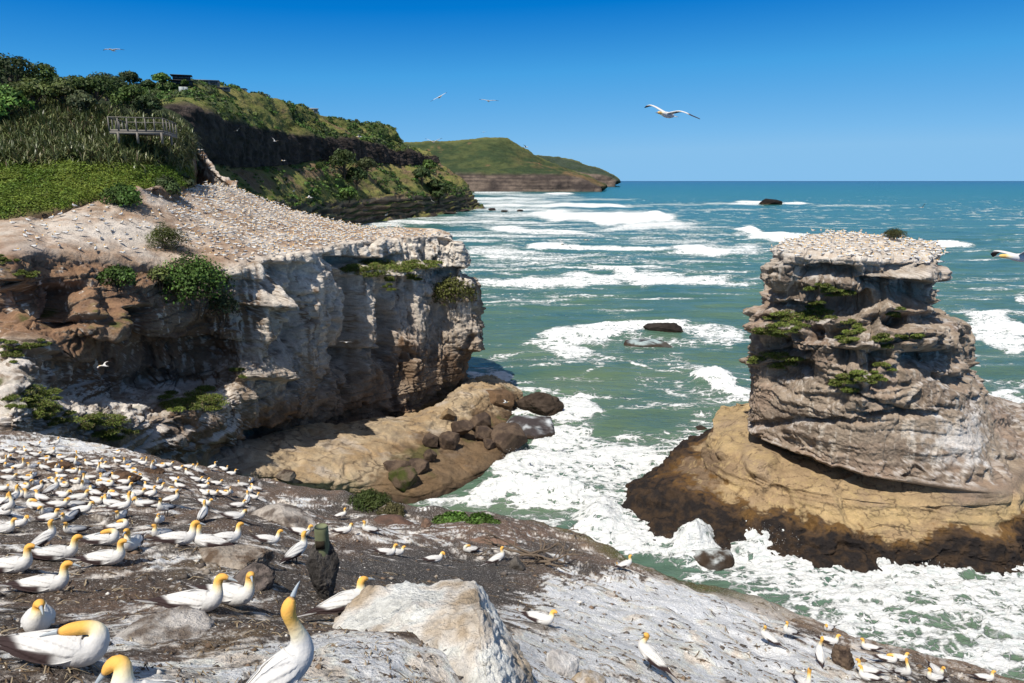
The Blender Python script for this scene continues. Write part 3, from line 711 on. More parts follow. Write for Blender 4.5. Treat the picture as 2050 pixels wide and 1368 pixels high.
    d = body * (led * (.35 + .65 * upb) + block * (.15 + .75 * upb) + ((vid - .5) * .75 * sstep(0, .10, v2 - v1) - .18 * sstep(.06, 0, v2 - v1)) * (.25 + .75 * upb)
                + ridged(p, .22, 4, .5, (1, 1, .5), 8) * .55 * (.4 + .6 * upb) + fbm(p, .9, 4, .6, (1, 1, 1.8), 3) * .20 + fbm(p, 2.6, 3, .5, (1, 1, 1.6), 5) * .13 + lamina * (.16 + .22 * upb) - .9 + .65 * sstep(22, 25, z) + (vid - .5) * 1.3 * sstep(9.5, 7, z) * sstep(0, .2, v2 - v1))
    jx = fbm(p, .3, 4, .6, off=81) * 14; jy = fbm(p, .3, 4, .6, off=82) * 10
    for cx, cy, rx, ry, am in KBUMP:
        d += body * carve(vx + jx, vy + jy, cx, cy, rx, ry, am) * (p[:, 1] < 84)
    g1, g2, gid = worley(p + np.stack([fbm(p, .3, 2, off=4)] * 3, -1) * 2, .12, (1, 1, .8), 9)
    d += base * (fbm(p, .16, 4, .5, off=6) * .8 + (gid - .5) * 2.2 * sstep(0, .12, g2 - g1) + lamina * .42 * sstep(2.2, 3.0, z) + (hsh - .5) * .9 * np.minimum(1, np.minimum(fr * 20, (1 - fr) * 3)) + fbm(p, .7, 4, .55, (1, 1, 2.5), 9) * .2 + ridged(p, .6, 5, .6, off=12) * .75 * sstep(3.0, 2.0, z) - .3)
    d += topm * (fbm(p, .4, 4, .5, off=2) * .3)
    D3 = N0.copy(); D3[:, 2] *= .6
    p = p + D3 * d[:, None]
    G = p.reshape(G.shape); N = grid_normals(G, wrap=True)
    if (N * N0.reshape(N.shape)).sum() < 0: N = -N
    up = N.reshape(-1, 3)[:, 2]
    n1 = fbm(p, .2, 5, .55, off=2); n2 = fbm(p, .9, 5, .6, off=8)
    c = mix((.315, .250, .190), (.225, .172, .130), sstep(-.25, .3, n1 + (s2 - .5) * .25 + lamina * .25))
    c = mix(c, (.56, .49, .41), sstep(.06, .2, fbm(p, 1.2, 4, .62, (1, 1, .05), 244) - .12 + .2 * sstep(23, 28, z)) * .7 * body)
    c = mix(c, (.32, .225, .165), sstep(.1, .5, fbm(p, .13, 4, off=51) + up * .2) * .6)
    c = mix(c, C_DK, sstep(.2, .6, fbm(p, .4, 4, .6, (1, 1, .2), 33)) * .5)
    whitepatch = np.exp(-((p[:, 0] - 46) / 5) ** 2 - ((z - 10.5) / 2.6) ** 2) * sstep(85, 70, p[:, 1])
    c = mix(c, C_WHITE, np.clip(sstep(-.1, .6, n2 * .8 + whitepatch * 1.0 - .38) * .7 + sstep(.5, .9, up) * sstep(-.1, .5, n2 + n1) * .55 * body, 0, .85))
    rimw = sstep(26.4, 28.2, z + n2 * 1.2)
    c = mix(c, (.50, .43, .36), rimw * .75)
    c = mix(c, mix((.52, .44, .36), (.64, .59, .53), sstep(-.2, .3, n2)), topm)
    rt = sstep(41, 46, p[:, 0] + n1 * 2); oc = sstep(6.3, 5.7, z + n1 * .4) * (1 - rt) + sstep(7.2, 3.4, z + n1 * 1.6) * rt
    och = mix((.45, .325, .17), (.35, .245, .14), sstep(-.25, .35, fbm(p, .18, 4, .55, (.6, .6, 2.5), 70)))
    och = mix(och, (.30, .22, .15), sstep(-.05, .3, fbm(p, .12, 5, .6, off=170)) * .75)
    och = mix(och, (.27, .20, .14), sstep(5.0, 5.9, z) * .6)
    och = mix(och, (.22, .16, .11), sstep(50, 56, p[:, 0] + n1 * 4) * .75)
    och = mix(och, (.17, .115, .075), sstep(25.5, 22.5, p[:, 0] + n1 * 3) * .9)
    och = mix(och, (.50, .37, .18), sstep(.08, .0, np.abs(fbm(p, .35, 4, .6, off=90))) * .5)
    och = mix(och, (.10, .07, .045), sstep(.035, .012, np.abs(fbm(p, .22, 4, .6, (1, 1, 1.6), 290))) * .7)
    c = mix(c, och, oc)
    wetl = z + n1 * 1.1 + fbm(p, .1, 3, off=200) * 1.3
    c = mix(c, mix((.14, .075, .025), (.055, .035, .024), sstep(-.3, .3, n2)), sstep(3.05, 2.75, wetl + n2 * .7) * .95)
    c = mix(c, mix((.022, .018, .017), (.052, .034, .022), sstep(-.2, .3, n2)), sstep(2.45, 2.1, wetl + n2 * .6))
    cf = np.clip(c, .012, .8)
    o = mesh_np('sea_stack', p, grid_faces(*G.shape[:2], wrap=True), M_ROCK, False, {'Col': cf})
    tag(o, 'tall flat topped grey rock stack on a yellow base, ringed by surf', 'sea stack')
    return G, N


KG, KN = sea_stack()


# ---------------------------------------------------------------- nesting slope under the look-out
SL = [(-300,1200,6),(-300,1000,16),(0,1368,3.8),(0,1500,2.7),(308,1400,3.0),(110,1340,4.4),(540,1385,4.2),(400,1235,5.9),(690,1260,6.6),(90,1192,7.6),(210,1135,8.6),
      (25,1150,8.6),(60,1278,6.0),(110,1128,9.6),(90,1098,12.6),(415,1105,9.6),(235,1062,14),(535,1092,15.5),(600,1072,17.6),(485,1025,20),(655,1185,8.8),(860,1300,5.9),
      (680,1040,29),(770,1110,19),(870,1128,18.6),(1000,1130,19.2),(1250,1135,22),(1085,1250,13),(1310,1335,10.2),(1645,1318,18),(1605,1368,14.2),
      (850,1368,4.9),(1000,1368,6.0),(1120,1350,8.4),(1300,1400,8.6),(1700,1368,15.5),(2050,1500,14),(850,1500,3.2),(1300,1600,5.5),
      (30,1005,22),(30,930,29),(150,930,28.5),(260,960,26),(390,950,30.5),(420,1000,22.5),(150,1040,15.5),(300,1060,14.2),(100,1000,21),(880,1040,29.3)]
EDGE = [(-400,850,40),(-100,856,38),(0,860,36.5),(150,880,35.5),(330,922,34),(500,962,32),(600,975,31.4),(700,990,31),(800,1012,30),(900,1022,29.2),(1000,1030,28.5),(1080,1042,27.4),(1150,1066,26),(1220,1100,24.4),(1300,1140,22.8),
        (1400,1175,22),(1500,1203,21.5),(1580,1228,20.8),(1660,1255,20),(1760,1285,19.2),(1850,1312,18.5),(1950,1342,17.7),(2050,1372,17),(2200,1412,16),(2500,1480,15)]


def tps_fit(xy, z, lam=.02):
    d = np.linalg.norm(xy[:, None] - xy[None], axis=2); K = np.where(d > 0, d * d * np.log(d + 1e-9), 0)
    n = len(xy); K += np.eye(n) * lam
    Pm = np.concatenate([np.ones((n, 1)), xy], 1)
    A = np.block([[K, Pm], [Pm.T, np.zeros((3, 3))]])
    return np.linalg.solve(A, np.concatenate([z, np.zeros(3)]))


_sp = np.array([PS(*c) for c in SL]); _ep = np.array([P(*c) for c in EDGE])
_ctl = np.concatenate([_sp, _ep]); _w = tps_fit(_ctl[:, :2], _ctl[:, 2], 3.0)
_eang = np.arctan2(_ep[:, 0], _ep[:, 1]); _er = np.hypot(_ep[:, 0], _ep[:, 1])


def slope_base(x, y):
    x = np.asarray(x, float).ravel(); y = np.asarray(y, float).ravel()
    z = _w[-3] + _w[-2] * x + _w[-1] * y
    for k in range(len(_ctl)):
        d2 = (x - _ctl[k, 0]) ** 2 + (y - _ctl[k, 1]) ** 2 + 1e-9
        z += _w[k] * d2 * np.log(d2) * .5
    ang = np.arctan2(x, y); re = np.interp(ang, _eang, _er)
    d = np.hypot(x, y) - re
    e = np.stack([x, y, x * 0], -1)
    d = d + fbm(e, .35, 3) * .5
    over = np.clip(d, 0, None)
    z -= np.where(over < 1.2, over ** 2 * .9, 1.296 + (over - 1.2) * 2.6)
    z -= np.clip(1.6 - np.abs(d + .2), 0, None) ** 2 * .0
    return z, d


LUMPS = []      # (x, y, radius, height): banks, trodden nests


def slope_z(x, y):
    z, d = slope_base(x, y)
    x = np.asarray(x, float).ravel(); y = np.asarray(y, float).ravel()
    q = np.stack([x, y, z * .3], -1); r = np.hypot(x, y)
    amp = .35 + .65 * sstep(4, 14, r)
    fl = 1 - .75 * np.exp(-((x + 1.2) / 2.6) ** 2 - ((y - 13) / 5) ** 2)       # the flat patch of dark sand
    z = z + fbm(q, .22, 3, .5, off=3) * .45 * amp * fl + fbm(q, .8, 3, .5, off=7) * .13 * fl + (ridged(q, .55, 3, .5, (.6, 1.2, 1), 17) - .3) * .13 * amp * fl
    z = z + fbm(q, 2.5, 3, .55, off=9) * .035 + ridged(q, 5.0, 3, .55, off=11) * .016
    if len(x) > 5000 or True:
        w1, w2, wid = worley(q + np.stack([fbm(q, .7, 2, off=2)] * 3, -1) * .5, .85, (1, 1.3, 1), 4)
        z = z + (wid - .45) * .13 * sstep(.02, .22, w2 - w1) * amp * fl * sstep(-.3, .2, fbm(q, .3, 2, off=44))
    for lx, ly, lr, lh in LUMPS:
        z = z + lh * np.exp(-((x - lx) ** 2 + (y - ly) ** 2) / lr ** 2)
    return z, d


def slope_hit(px, py):
    dx, dy, dz = ray(px, py)
    s = np.geomspace(1.8, 60, 700)
    z, d = slope_z(dx * s, dy * s)
    f = H + dz * s - z
    k = np.where(f < 0)[0]
    if not len(k): return None
    k = k[0]; a = s[k - 1] + (s[k] - s[k - 1]) * f[k - 1] / (f[k - 1] - f[k])
    x, y = float(dx * a), float(dy * a)
    return Vector((x, y, float(slope_z([x], [y])[0][0])))


def slope_n(x, y, e=.25):
    z = slope_z([x - e, x + e, x, x], [y, y, y - e, y + e])[0]
    return Vector((-(z[1] - z[0]) / (2 * e), -(z[3] - z[2]) / (2 * e), 1)).normalized()


def white_amount(px, py):
    w = np.zeros(px.shape) - .12
    for cx, cy, hx, hy, s in [(1420,1215,230,55,.75),(1250,1290,260,90,.75),(1500,1330,200,60,.7),(900,1330,230,70,.6),(600,1330,180,45,.55),(250,1300,150,40,.3),(330,1130,120,30,.35),(440,1110,60,40,.3),
                              (1180,1190,160,40,.5),(730,1330,120,40,.5),(100,890,160,14,.65),(230,905,120,12,.4),(850,1065,140,16,.45),(620,1000,80,8,.35),(1700,1330,90,40,.5),(560,1030,40,40,.4),(1060,1340,80,40,.6),
                              (820,1140,170,34,-.75),(950,1180,140,30,-.5),(640,1220,160,30,-.35),(420,1010,150,60,-.1),(150,950,200,40,-.3),(1000,1050,200,22,-.2),(1480,1225,160,16,-.1),(1620,1262,200,14,-.35),(600,985,200,14,-.5)]:
        w += s * np.exp(-((px - cx) / hx) ** 2 - ((py - cy) / hy) ** 2)
    return w


def build_slope():
    angs = np.concatenate([np.linspace(-1.25, -.72, 40, endpoint=False), np.linspace(-.72, .80, 1150), np.linspace(.80, 1.25, 30)[1:]])
    t = np.concatenate([np.geomspace(.055, 1.0, 560), 1 + np.linspace(0, .9, 60)[1:] ** 1.3])
    re = np.interp(angs, _eang, _er)
    r = t[:, None] * re[None, :]
    X = np.sin(angs)[None, :] * r; Y = np.cos(angs)[None, :] * r
    z, d = slope_z(X, Y)
    p = np.stack([X.ravel(), Y.ravel(), z], -1); p[:, 2] = np.maximum(p[:, 2], -3)
    px, py = to_px(p)
    # droppings: streaks that follow the fall of the ground, dense where birds sit
    q = p.copy()
    dirn = fbm(q, .12, 2, off=5)
    ang = .5 + dirn * .9
    qx = q[:, 0] * np.cos(ang) + q[:, 1] * np.sin(ang); qy = -q[:, 0] * np.sin(ang) + q[:, 1] * np.cos(ang)
    s = np.stack([qx * .45, qy * 1.7, q[:, 2] * .5], -1)
    near = sstep(16, 5, np.hypot(p[:, 0], p[:, 1]))
    n = fbm(s, .8, 5, .62, off=8) * .6 + fbm(s, 3.2, 4, .65, off=9) * .42 + fbm(p, 1.6, 5, .65, off=29) * .5 + fbm(p, 9.0, 3, .65, off=19) * .32 * near
    w = sstep(-.02, .24, n + white_amount(px, py) * .72)
    for lx, ly, lr, lh in LUMPS:
        m = np.where((np.abs(p[:, 0] - lx) < .8) & (np.abs(p[:, 1] - ly) < .8))[0]
        rr = np.hypot(p[m, 0] - lx, p[m, 1] - ly) + n[m] * .18
        w[m] = np.maximum(w[m] * (1 - sstep(.32, .22, rr) * .8), sstep(.26, .36, rr) * sstep(.66, .45, rr) * sstep(-.12, .2, n[m]) * .85)
    n1 = fbm(p, .35, 4, .55, off=31); n2 = fbm(p, 2.2, 4, .6, off=32)
    c = mix((.088, .073, .062), (.165, .113, .082), sstep(-.25, .4, n1 + n2 * .35))
    sand = np.exp(-((px - 830) / 200) ** 2 - ((py - 1140) / 42) ** 2)
    c = mix(c, mix((.072, .064, .059), (.095, .084, .076), sstep(-.3, .3, n2)), np.clip(sand * 1.4, 0, 1))
    brown = np.exp(-((px - 960) / 170) ** 2 - ((py - 1065) / 26) ** 2)
    c = mix(c, (.19, .12, .085), np.clip(brown * 1.2, 0, 1) * sstep(-.3, .3, n2 + .1))
    nest = np.exp(-((px - 150) / 260) ** 2 - ((py - 940) / 34) ** 2)
    c = mix(c, (.14, .085, .052), np.clip(nest, 0, 1) * .7)
    rim = sstep(-3.2, -.4, d) * sstep(1000, 1250, px)
    c = mix(c, mix((.20, .135, .09), (.27, .185, .12), sstep(-.3, .3, n2)), rim * .85)
    tan = sstep(.1, .4, fbm(p, .9, 4, .6, off=61)) * sstep(1000, 500, np.abs(px - 1000)) * near
    wc = mix((.93, .87, .80), (.62, .52, .41), sstep(.05, .5, fbm(p, 1.4, 4, .6, off=62)) * .75)
    c = mix(c, wc, w * (1 - rim * .55))
    c = mix(c, (.33, .23, .12), tan * .35)
    pit = sstep(.30, .42, fbm(p, 16.0, 3, .6, off=77)) * near * .6
    c = mix(c, (.05, .042, .038), pit)
    moss = sstep(-1.6, .1, d + n1 * .7) * (np.exp(-((px - 1230) / 170) ** 2) + .7 * np.exp(-((px - 1430) / 130) ** 2))
    c = mix(c, mix((.075, .082, .020), (.11, .095, .035), sstep(-.2, .3, n2)), np.clip(moss, 0, 1) * sstep(-.35, .1, n2 + n1 + .15))
    c = mix(c, (.13, .095, .072), sstep(.3, 1.4, d) * .7)
    o = mesh_np('nesting_slope', p, grid_faces(len(t), len(angs)), M_SLOPE, True, {'Col': np.clip(c, .012, .8)})
    tag(o, kind='structure')



# ---------------------------------------------------------------- spur that joins the colony to the hill
def spur():
    rows = [[(372,292,126),(385,312,124),(402,336,121),(425,360,119),(455,381,117)],[(384,294,123),(398,312,121),(416,334,119),(440,357,117),(472,378,116.5)],
            [(392,300,123),(406,314,122),(424,336,120),(446,358,118.5),(476,380,118)]]
    A = np.array(px_rows(rows)); low = A[-1:].copy(); low[..., 2] -= 22; low[..., 1] += 2
    f0 = A[:1].copy(); f0[..., 2] -= 6; f0[..., 1] -= 1.5; A = np.concatenate([f0, A, low])
    G, tv, tu = loft(A, 70, 110, wv=[2, 3, 1.5, 6]); p = G.reshape(-1, 3); N0 = grid_normals(blur(G, 3), out=np.broadcast_to(np.array([0, -.5, .8]), G.shape)).reshape(-1, 3)
    p = p + N0 * (fbm(p, .25, 4, .55) * .9 + fbm(p, 1, 3, .55, off=3) * .3)[:, None]
    n2 = fbm(p, .6, 4, .6, off=5); c = mix((.27, .17, .11), (.58, .50, .43), sstep(-.25, .25, n2 + .1)); TV = np.repeat(tv, len(tu)); c = mix(c, (.22, .13, .085), sstep(1.1, .7, TV + n2 * .3)); c = mix(c, (.16, .10, .07), sstep(3.1, 3.4, TV))
    o = mesh_np('rock_spur', p, grid_faces(*G.shape[:2]), M_ROCK, True, {'Col': c}); tag(o, kind='structure'); return p, TV


SPP, SPV = spur()
# ================================================================ hills, bush, houses
def leaf_mesh(cen, nrm, size, col, k=4, aspect=.55, jit=.5):
    """one small diamond leaf (or leaf spray) at each centre, facing about along nrm"""
    n = len(cen)
    nn = nrm + RNG.normal(size=(n, 3)) * jit; nn /= np.linalg.norm(nn, axis=1)[:, None] + 1e-9
    a = np.cross(nn, RNG.normal(size=(n, 3))); a /= np.linalg.norm(a, axis=1)[:, None] + 1e-9
    b = np.cross(nn, a)
    s = np.asarray(size).reshape(-1, 1) * (.6 + .8 * RNG.random((n, 1)))
    bend = nn * s * .18
    v = np.stack([cen - a * s, cen - b * s * aspect + bend, cen + a * s, cen + b * s * aspect + bend], 1).reshape(-1, 3)
    f = np.arange(n * 4).reshape(-1, 4)
    c = np.repeat(col, 4, axis=0)
    return v, f, c


def lump_points(lumps, n):
    """points in the outer skin of a set of ellipsoid lumps (c, r)"""
    lumps = np.array(lumps, float)
    w = (lumps[:, 3] * lumps[:, 4] + lumps[:, 4] * lumps[:, 5] + lumps[:, 3] * lumps[:, 5]); w /= w.sum()
    i = RNG.choice(len(lumps), n, p=w)
    d = RNG.normal(size=(n, 3)); d /= np.linalg.norm(d, axis=1)[:, None]
    low = d[:, 2] < -.35; d[low, 2] *= -1
    rr = 1 - .42 * RNG.random(n) ** 1.8
    rr *= 1 + .14 * RNG.normal(size=n) * .6
    p = lumps[i, :3] + d * lumps[i, 3:] * rr[:, None]
    return p, d, i


M_LEAF = col_mat('leaves', rough=.6, spec=.25, trans=.18)
M_BARK = flat_mat('bark', (.10, .075, .055), .9, .1, .4, 5)


def tube(pts, rad, seg=6):
    pts = np.array(pts, float); rad = np.array(rad, float); n = len(pts)
    t = np.gradient(pts, axis=0); t /= np.linalg.norm(t, axis=1)[:, None] + 1e-9
    ref = np.where(np.abs(t[:, 2:]) > .9, np.array([[1., 0, 0]]), np.array([[0, 0, 1.]]))
    a = np.cross(t, ref); a /= np.linalg.norm(a, axis=1)[:, None] + 1e-9; b = np.cross(t, a)
    th = np.linspace(0, 2 * np.pi, seg, endpoint=False)
    v = pts[:, None] + rad[:, None, None] * (a[:, None] * np.cos(th)[None, :, None] + b[:, None] * np.sin(th)[None, :, None])
    f = grid_faces(n, seg, wrap=True)
    return v.reshape(-1, 3), f


def join(parts):
    V = []; Fq = []; o = 0
    for v, f in parts:
        V.append(v); Fq.append(f + o); o += len(v)
    return np.concatenate(V), np.concatenate(Fq)


GREENS = [np.array(c) for c in ((.060, .105, .024), (.075, .145, .028), (.045, .075, .026), (.105, .135, .038), (.075, .092, .042))]


def leafcol(base, n, idx=None, var=.35):
    c = np.array(base)[None, :] * (1 + var * RNG.normal(size=(n, 1)) * .7)
    if idx is not None:
        m = int(idx.max()) + 1; k = (1 + .28 * RNG.normal(size=m))[idx][:, None]; y = (RNG.random(m)[idx] * .25)[:, None]
        c = c * k * (1 - y) + np.array((.10, .11, .025)) * y
    return np.clip(c, .008, .4)


def tree(loc, h, w, base, label, cat='tree', group=None, n=900, leaf=.22, name='coastal_tree', lean=(0, 0)):
    t = empty(name, loc); tag(t, label, cat, group)
    nl = random.randint(7, 11); lumps = []
    limbs = [tube([(0, 0, -.6), (lean[0] * .2, lean[1] * .2, h * .25), (lean[0] * .5, lean[1] * .5, h * .6)], [w * .045, w * .036, w * .02])]
    for k in range(nl):
        a = k * 2.4 + random.random(); r = w * .36 * math.sqrt((k + .3) / nl)
        cz = h * (.86 - .36 * (k / nl)) + random.uniform(-.06, .06) * h
        c = (math.cos(a) * r + lean[0], math.sin(a) * r + lean[1], cz); s = w * random.uniform(.17, .27)
        lumps.append((*c, s, s, s * random.uniform(.65, .9)))
        limbs.append(tube([(lean[0] * .2, lean[1] * .2, h * .3), (c[0] * .55, c[1] * .55, cz * .72), c], [w * .02, w * .014, w * .006], 5))
    v, f = join(limbs); mesh_np('trunk', v, f, M_BARK, True, None, t)
    p, d, i = lump_points(lumps, n)
    v, f, c = leaf_mesh(p, d, np.full(n, leaf), leafcol(base, n, i)); mesh_np('crown', v, f, M_LEAF, False, {'Col': c}, t)
    return t


def bush(loc, lumps, n, leaf, base, label, cat='bush', group=None, name='bush', dead=0.0, blade=False):
    t = empty(name, loc); tag(t, label, cat, group)
    L = np.array(lumps, float)
    p, d, i = lump_points(L, n)
    c = leafcol(base, n, i, .4)
    if dead:
        m = (RNG.random(n) < dead * sstep(.3, -.4, d[:, 2] + RNG.normal(size=n) * .3)); c[m] = np.array((.10, .075, .055)) * (.6 + .7 * RNG.random((m.sum(), 1)))
    v, f, c = leaf_mesh(p, d if not blade else d + np.array([0, 0, .2]), np.full(n, leaf), c, aspect=.22 if blade else .6)
    mesh_np('foliage', v, f, M_LEAF, False, {'Col': c}, t)
    st = []
    for k in range(min(9, len(L) * 2)):
        q = L[k % len(L)]; st.append(tube([(q[0] * .3, q[1] * .3, -.5), (q[0] * .7, q[1] * .7, q[2] * .5), (q[0], q[1], q[2])], [.05, .035, .015], 5))
    v, f = join(st); mesh_np('stem', v, f, M_BARK, True, None, t)
    return t


# ---------------------------------------------------------------- far coast
def far_hill():
    rows = [  # skyline, brow, top of the dark lava wall, its foot, bench, bluff top, shore
        [(-150,150,420),(120,175,420),(210,184,430),(300,172,430),(400,168,440),(490,187,500),(620,224,690),(700,246,800),(780,267,900),(812,288,960),(826,298,990),(834,301,1010)],
        [(-150,190,330),(120,205,330),(230,205,340),(320,200,350),(400,190,380),(500,215,460),(620,250,650),(700,262,745),(775,282,860),(812,296,930),(830,302,970),(846,306,1000)],
        [(-150,215,270),(120,225,270),(250,225,275),(350,216,285),(400,222,300),(470,250,380),(560,268,500),(640,280,610),(710,282,690),(772,300,790),(832,305,880),(860,318,950)],
        [(-150,330,262),(120,330,262),(250,330,268),(350,320,277),(402,325,292),(472,338,370),(562,334,488),(640,324,598),(712,330,676),(775,332,780),(835,332,872),(868,330,945)],
        [(-150,345,262),(120,345,262),(250,345,265),(350,345,270),(410,350,282),(480,355,352),(566,352,460),(646,345,570),(716,346,650),(784,346,760),(846,342,850),(884,342,940)],
        [(-150,410,250),(120,410,250),(250,410,255),(350,405,260),(425,395,270),(500,395,330),(580,395,430),(660,392,545),(735,385,632),(815,375,730),(880,366,830),(916,364,930)],
        [(-150,430,245),(120,430,245),(250,430,250),(350,425,255),(430,410,265),(510,410,318),(590,414,420),(665,413,535),(745,404,625),(835,396,722),(900,391,825),(938,390,940)],
        [(-150,470,240),(120,470,240),(250,470,245),(350,460,250),(440,440,258),(520,440,312),(600,442,412),(672,437,533),(752,428,634),(845,421,728),(908,414,832),(950,410,950)]]
    A = np.array(px_rows(rows))
    # shore: bring the last row's feet down to the beach
    foot = A[-1:].copy(); foot[..., 2] = 0.0; foot[..., 1] -= 3; foot[..., 0] += 3
    low = foot.copy(); low[..., 2] = -6; low[..., 0] += 12
    back = A[:1].copy(); back[..., 1] += 160; back[..., 2] -= 10; back[..., 0] -= 60
    A = np.concatenate([back, A, foot, low])
    e = A[:, -1:].copy(); e[..., 1] += 60; e[..., 0] -= 8; e2 = e.copy(); e2[..., 1] += 140; e2[..., 0] -= 60; e2[:, :, 2] = np.minimum(e2[:, :, 2], 40)
    A = np.concatenate([A, e, e2], 1)
    G, tv, tu = loft(A, 330, 560, wv=[2, 5, 5, 7, 2, 5, 2, 3, 1, 1], wu=[8, 5, 6, 6, 9, 11, 9, 8, 8, 6, 4, 3, 2])
    p = G.reshape(-1, 3); N0 = grid_normals(blur(G, 4), out=np.broadcast_to(np.array([.3, -.7, .6]), G.shape)).reshape(-1, 3)
    TV = np.repeat(tv, len(tu)); TU = np.tile(tu, len(tv))
    lava = sstep(2.75, 3.1, TV) * sstep(4.25, 3.95, TV); bluff = sstep(6.3, 6.9, TV)
    sc = np.clip(p[:, 1] / 600, .4, 1.6)
    d = fbm(p, .012, 5, .5) * 9 * sc + ridged(p, .03, 4, .5, (1, 1, .6), 3) * 5 * sc * (.5 + .5 * (1 - lava))
    d += lava * (ridged(p, .09, 4, .55, (1, 1, .12), 7) * 4.5 * sc + fbm(p, .16, 3, .5, (1, 1, 2), 8) * 1.6) + bluff * (((p[:, 2] + fbm(p, .03, 2) * 4) / 5.2) % 1 - .5) * 4 + bluff * fbm(p, .1, 4, .5, (1, 1, 2), 5) * 3
    d += (1 - lava) * (1 - bluff) * (fbm(p, .09, 4, .55, off=9) * 2.4 * sc)
    d *= sstep(0.6, 1.2, TV)
    p = p + N0 * np.array([1, 1, .7]) * d[:, None]
    p[TV < 1.3, 2] += 0
    G = p.reshape(G.shape); N = grid_normals(G, out=N0.reshape(G.shape)).reshape(-1, 3); up = N[:, 2]
    n1 = fbm(p, .02, 5, .58, off=1); n2 = fbm(p, .12, 5, .6, off=2)
    grass = mix((.150, .165, .045), (.225, .190, .070), sstep(-.3, .4, n2)); scrub = mix((.055, .085, .026), (.085, .115, .036), sstep(-.3, .3, n2))
    c = mix(grass, scrub, sstep(-.1, .22, n1 + n2 * .35))
    c = mix(c, (.20, .13, .08), sstep(.34, .5, fbm(p, .03, 4, .6, off=22)) * .8)
    lv = mix((.030, .024, .021), (.075, .058, .050), sstep(-.2, .4, n2)); c = mix(c, lv, lava)
    under = sstep(4.0, 4.3, TV) * sstep(6.2, 5.4, TV)
    c = mix(c, (.19, .125, .08), under * sstep(-.12, .2, fbm(p, .035, 4, .6, (1, 1, 1.5), 31)) * .85)
    band = np.abs((((p[:, 2] + fbm(p, .02, 2) * 5) / 6.5) % 1) - .5) * 2
    bc = mix((.12, .085, .062), (.29, .205, .14), sstep(.3, .8, band + n2 * .4)); c = mix(c, bc, bluff * sstep(.75, .35, up + n2 * .3))
    c = mix(c, (.06, .048, .042), sstep(9.4 - 0, 9.8, TV))
    o = mesh_np('hills', p, grid_faces(*G.shape[:2]), M_FAR, True, {'Col': np.clip(c, .01, .7)}); tag(o, kind='structure')
    return G, N.reshape(G.shape), TV.reshape(G.shape[:2]), TU.reshape(G.shape[:2]), n1.reshape(G.shape[:2])


FG, FN, FTV, FTU, FN1 = far_hill()


def headland_far(name, sky, base_px, Y0, Y1, seed, cliff_py, cols):
    """a distant headland: skyline, slope, cliff band, shore"""
    sky = np.array(sky, float)
    xs = sky[:, 0]
    tl = np.linspace(0, 1, len(sky))
    rows = []
    for k, f in enumerate((0, .35, .7, 1)):
        rows.append([P(x, y + (cliff_py(x) - y) * f, Y1 + (Y0 - Y1) * f) for x, y in zip(xs, sky[:, 1])])
    rows.append([P(x, max(base_px(x), cliff_py(x) + .5), Y0 - 40) for x in xs])
    A = np.array(rows); A[-1, :, 2] = np.minimum(A[-1, :, 2], 2)
    low = A[-1:].copy(); low[..., 2] = -15
    back = A[:1].copy(); back[..., 1] += 700; back[..., 2] *= .6
    A = np.concatenate([back, A, low])
    e = A[:, -1:].copy(); e[..., 1] += 500; e[..., 0] -= 30; A = np.concatenate([A, e], 1)
    G, tv, tu = loft(A, 150, 380, wv=[2, 4, 4, 4, 5, 1])
    p = G.reshape(-1, 3); N0 = grid_normals(blur(G, 4), out=np.broadcast_to(np.array([0, -.7, .6]), G.shape)).reshape(-1, 3)
    TV = np.repeat(tv, len(tu)); k = Y0 / 2500
    cl = sstep(3.8, 4.1, TV)
    d = (ridged(p, .005 / k, 5, .6, (1, 1, .6), seed) * 36 + fbm(p, .02 / k, 4, .55, off=seed + 5) * 10 + ridged(p, .05 / k, 3, .55, off=seed + 15) * 6) * k * sstep(.6, 1.15, TV) * (1 - cl * .75)
    d += cl * ridged(p, .02 / k, 4, .5, (1, 1, .2), seed + 9) * 9 * k
    p = p + N0 * np.array([1, 1, .35]) * d[:, None]
    G = p.reshape(G.shape); N = grid_normals(G, out=N0.reshape(G.shape)).reshape(-1, 3)
    n1 = fbm(p, .008 / k, 5, .6, off=seed); n2 = fbm(p, .04 / k, 4, .6, off=seed + 1)
    vx, vy = to_px(p)
    c = mix(cols[0], cols[1], sstep(-.25, .3, n1 + n2 * .5)); c = mix(c, (.032, .05, .022), sstep(.0, .3, fbm(p, .012 / k, 5, .65, off=seed + 61)) * .75)
    c = mix(c, (.16, .16, .05), sstep(1.5, 1.1, TV + n1 * .3) * .7)
    red = (Y0 < 4000) * sstep(-.1, .3, n1) * sstep(1010, 1090, vx) * sstep(1.2, 2.2, TV)
    c = mix(c, (.25, .135, .075), np.clip(red * .55 + sstep(.32, .5, fbm(p, .006 / k, 4, .6, off=seed + 8)) * .7, 0, .9))
    band = fbm(p, .06 / k, 3, .6, (.05, .05, 1), seed + 21)
    cc = mix((.055, .043, .038), (.165, .125, .098), sstep(-.3, .4, band + n2 * .4)); cc = mix(cc, (.045, .036, .034), sstep(.0, .3, fbm(p, .006 / k, 4, .6, (1, 1, .2), seed + 31)) * .8)
    c = mix(c, cc, cl)
    o = mesh_np(name, p, grid_faces(*G.shape[:2]), M_FAR, True, {'Col': np.clip(c, .01, .7)}); tag(o, kind='structure')


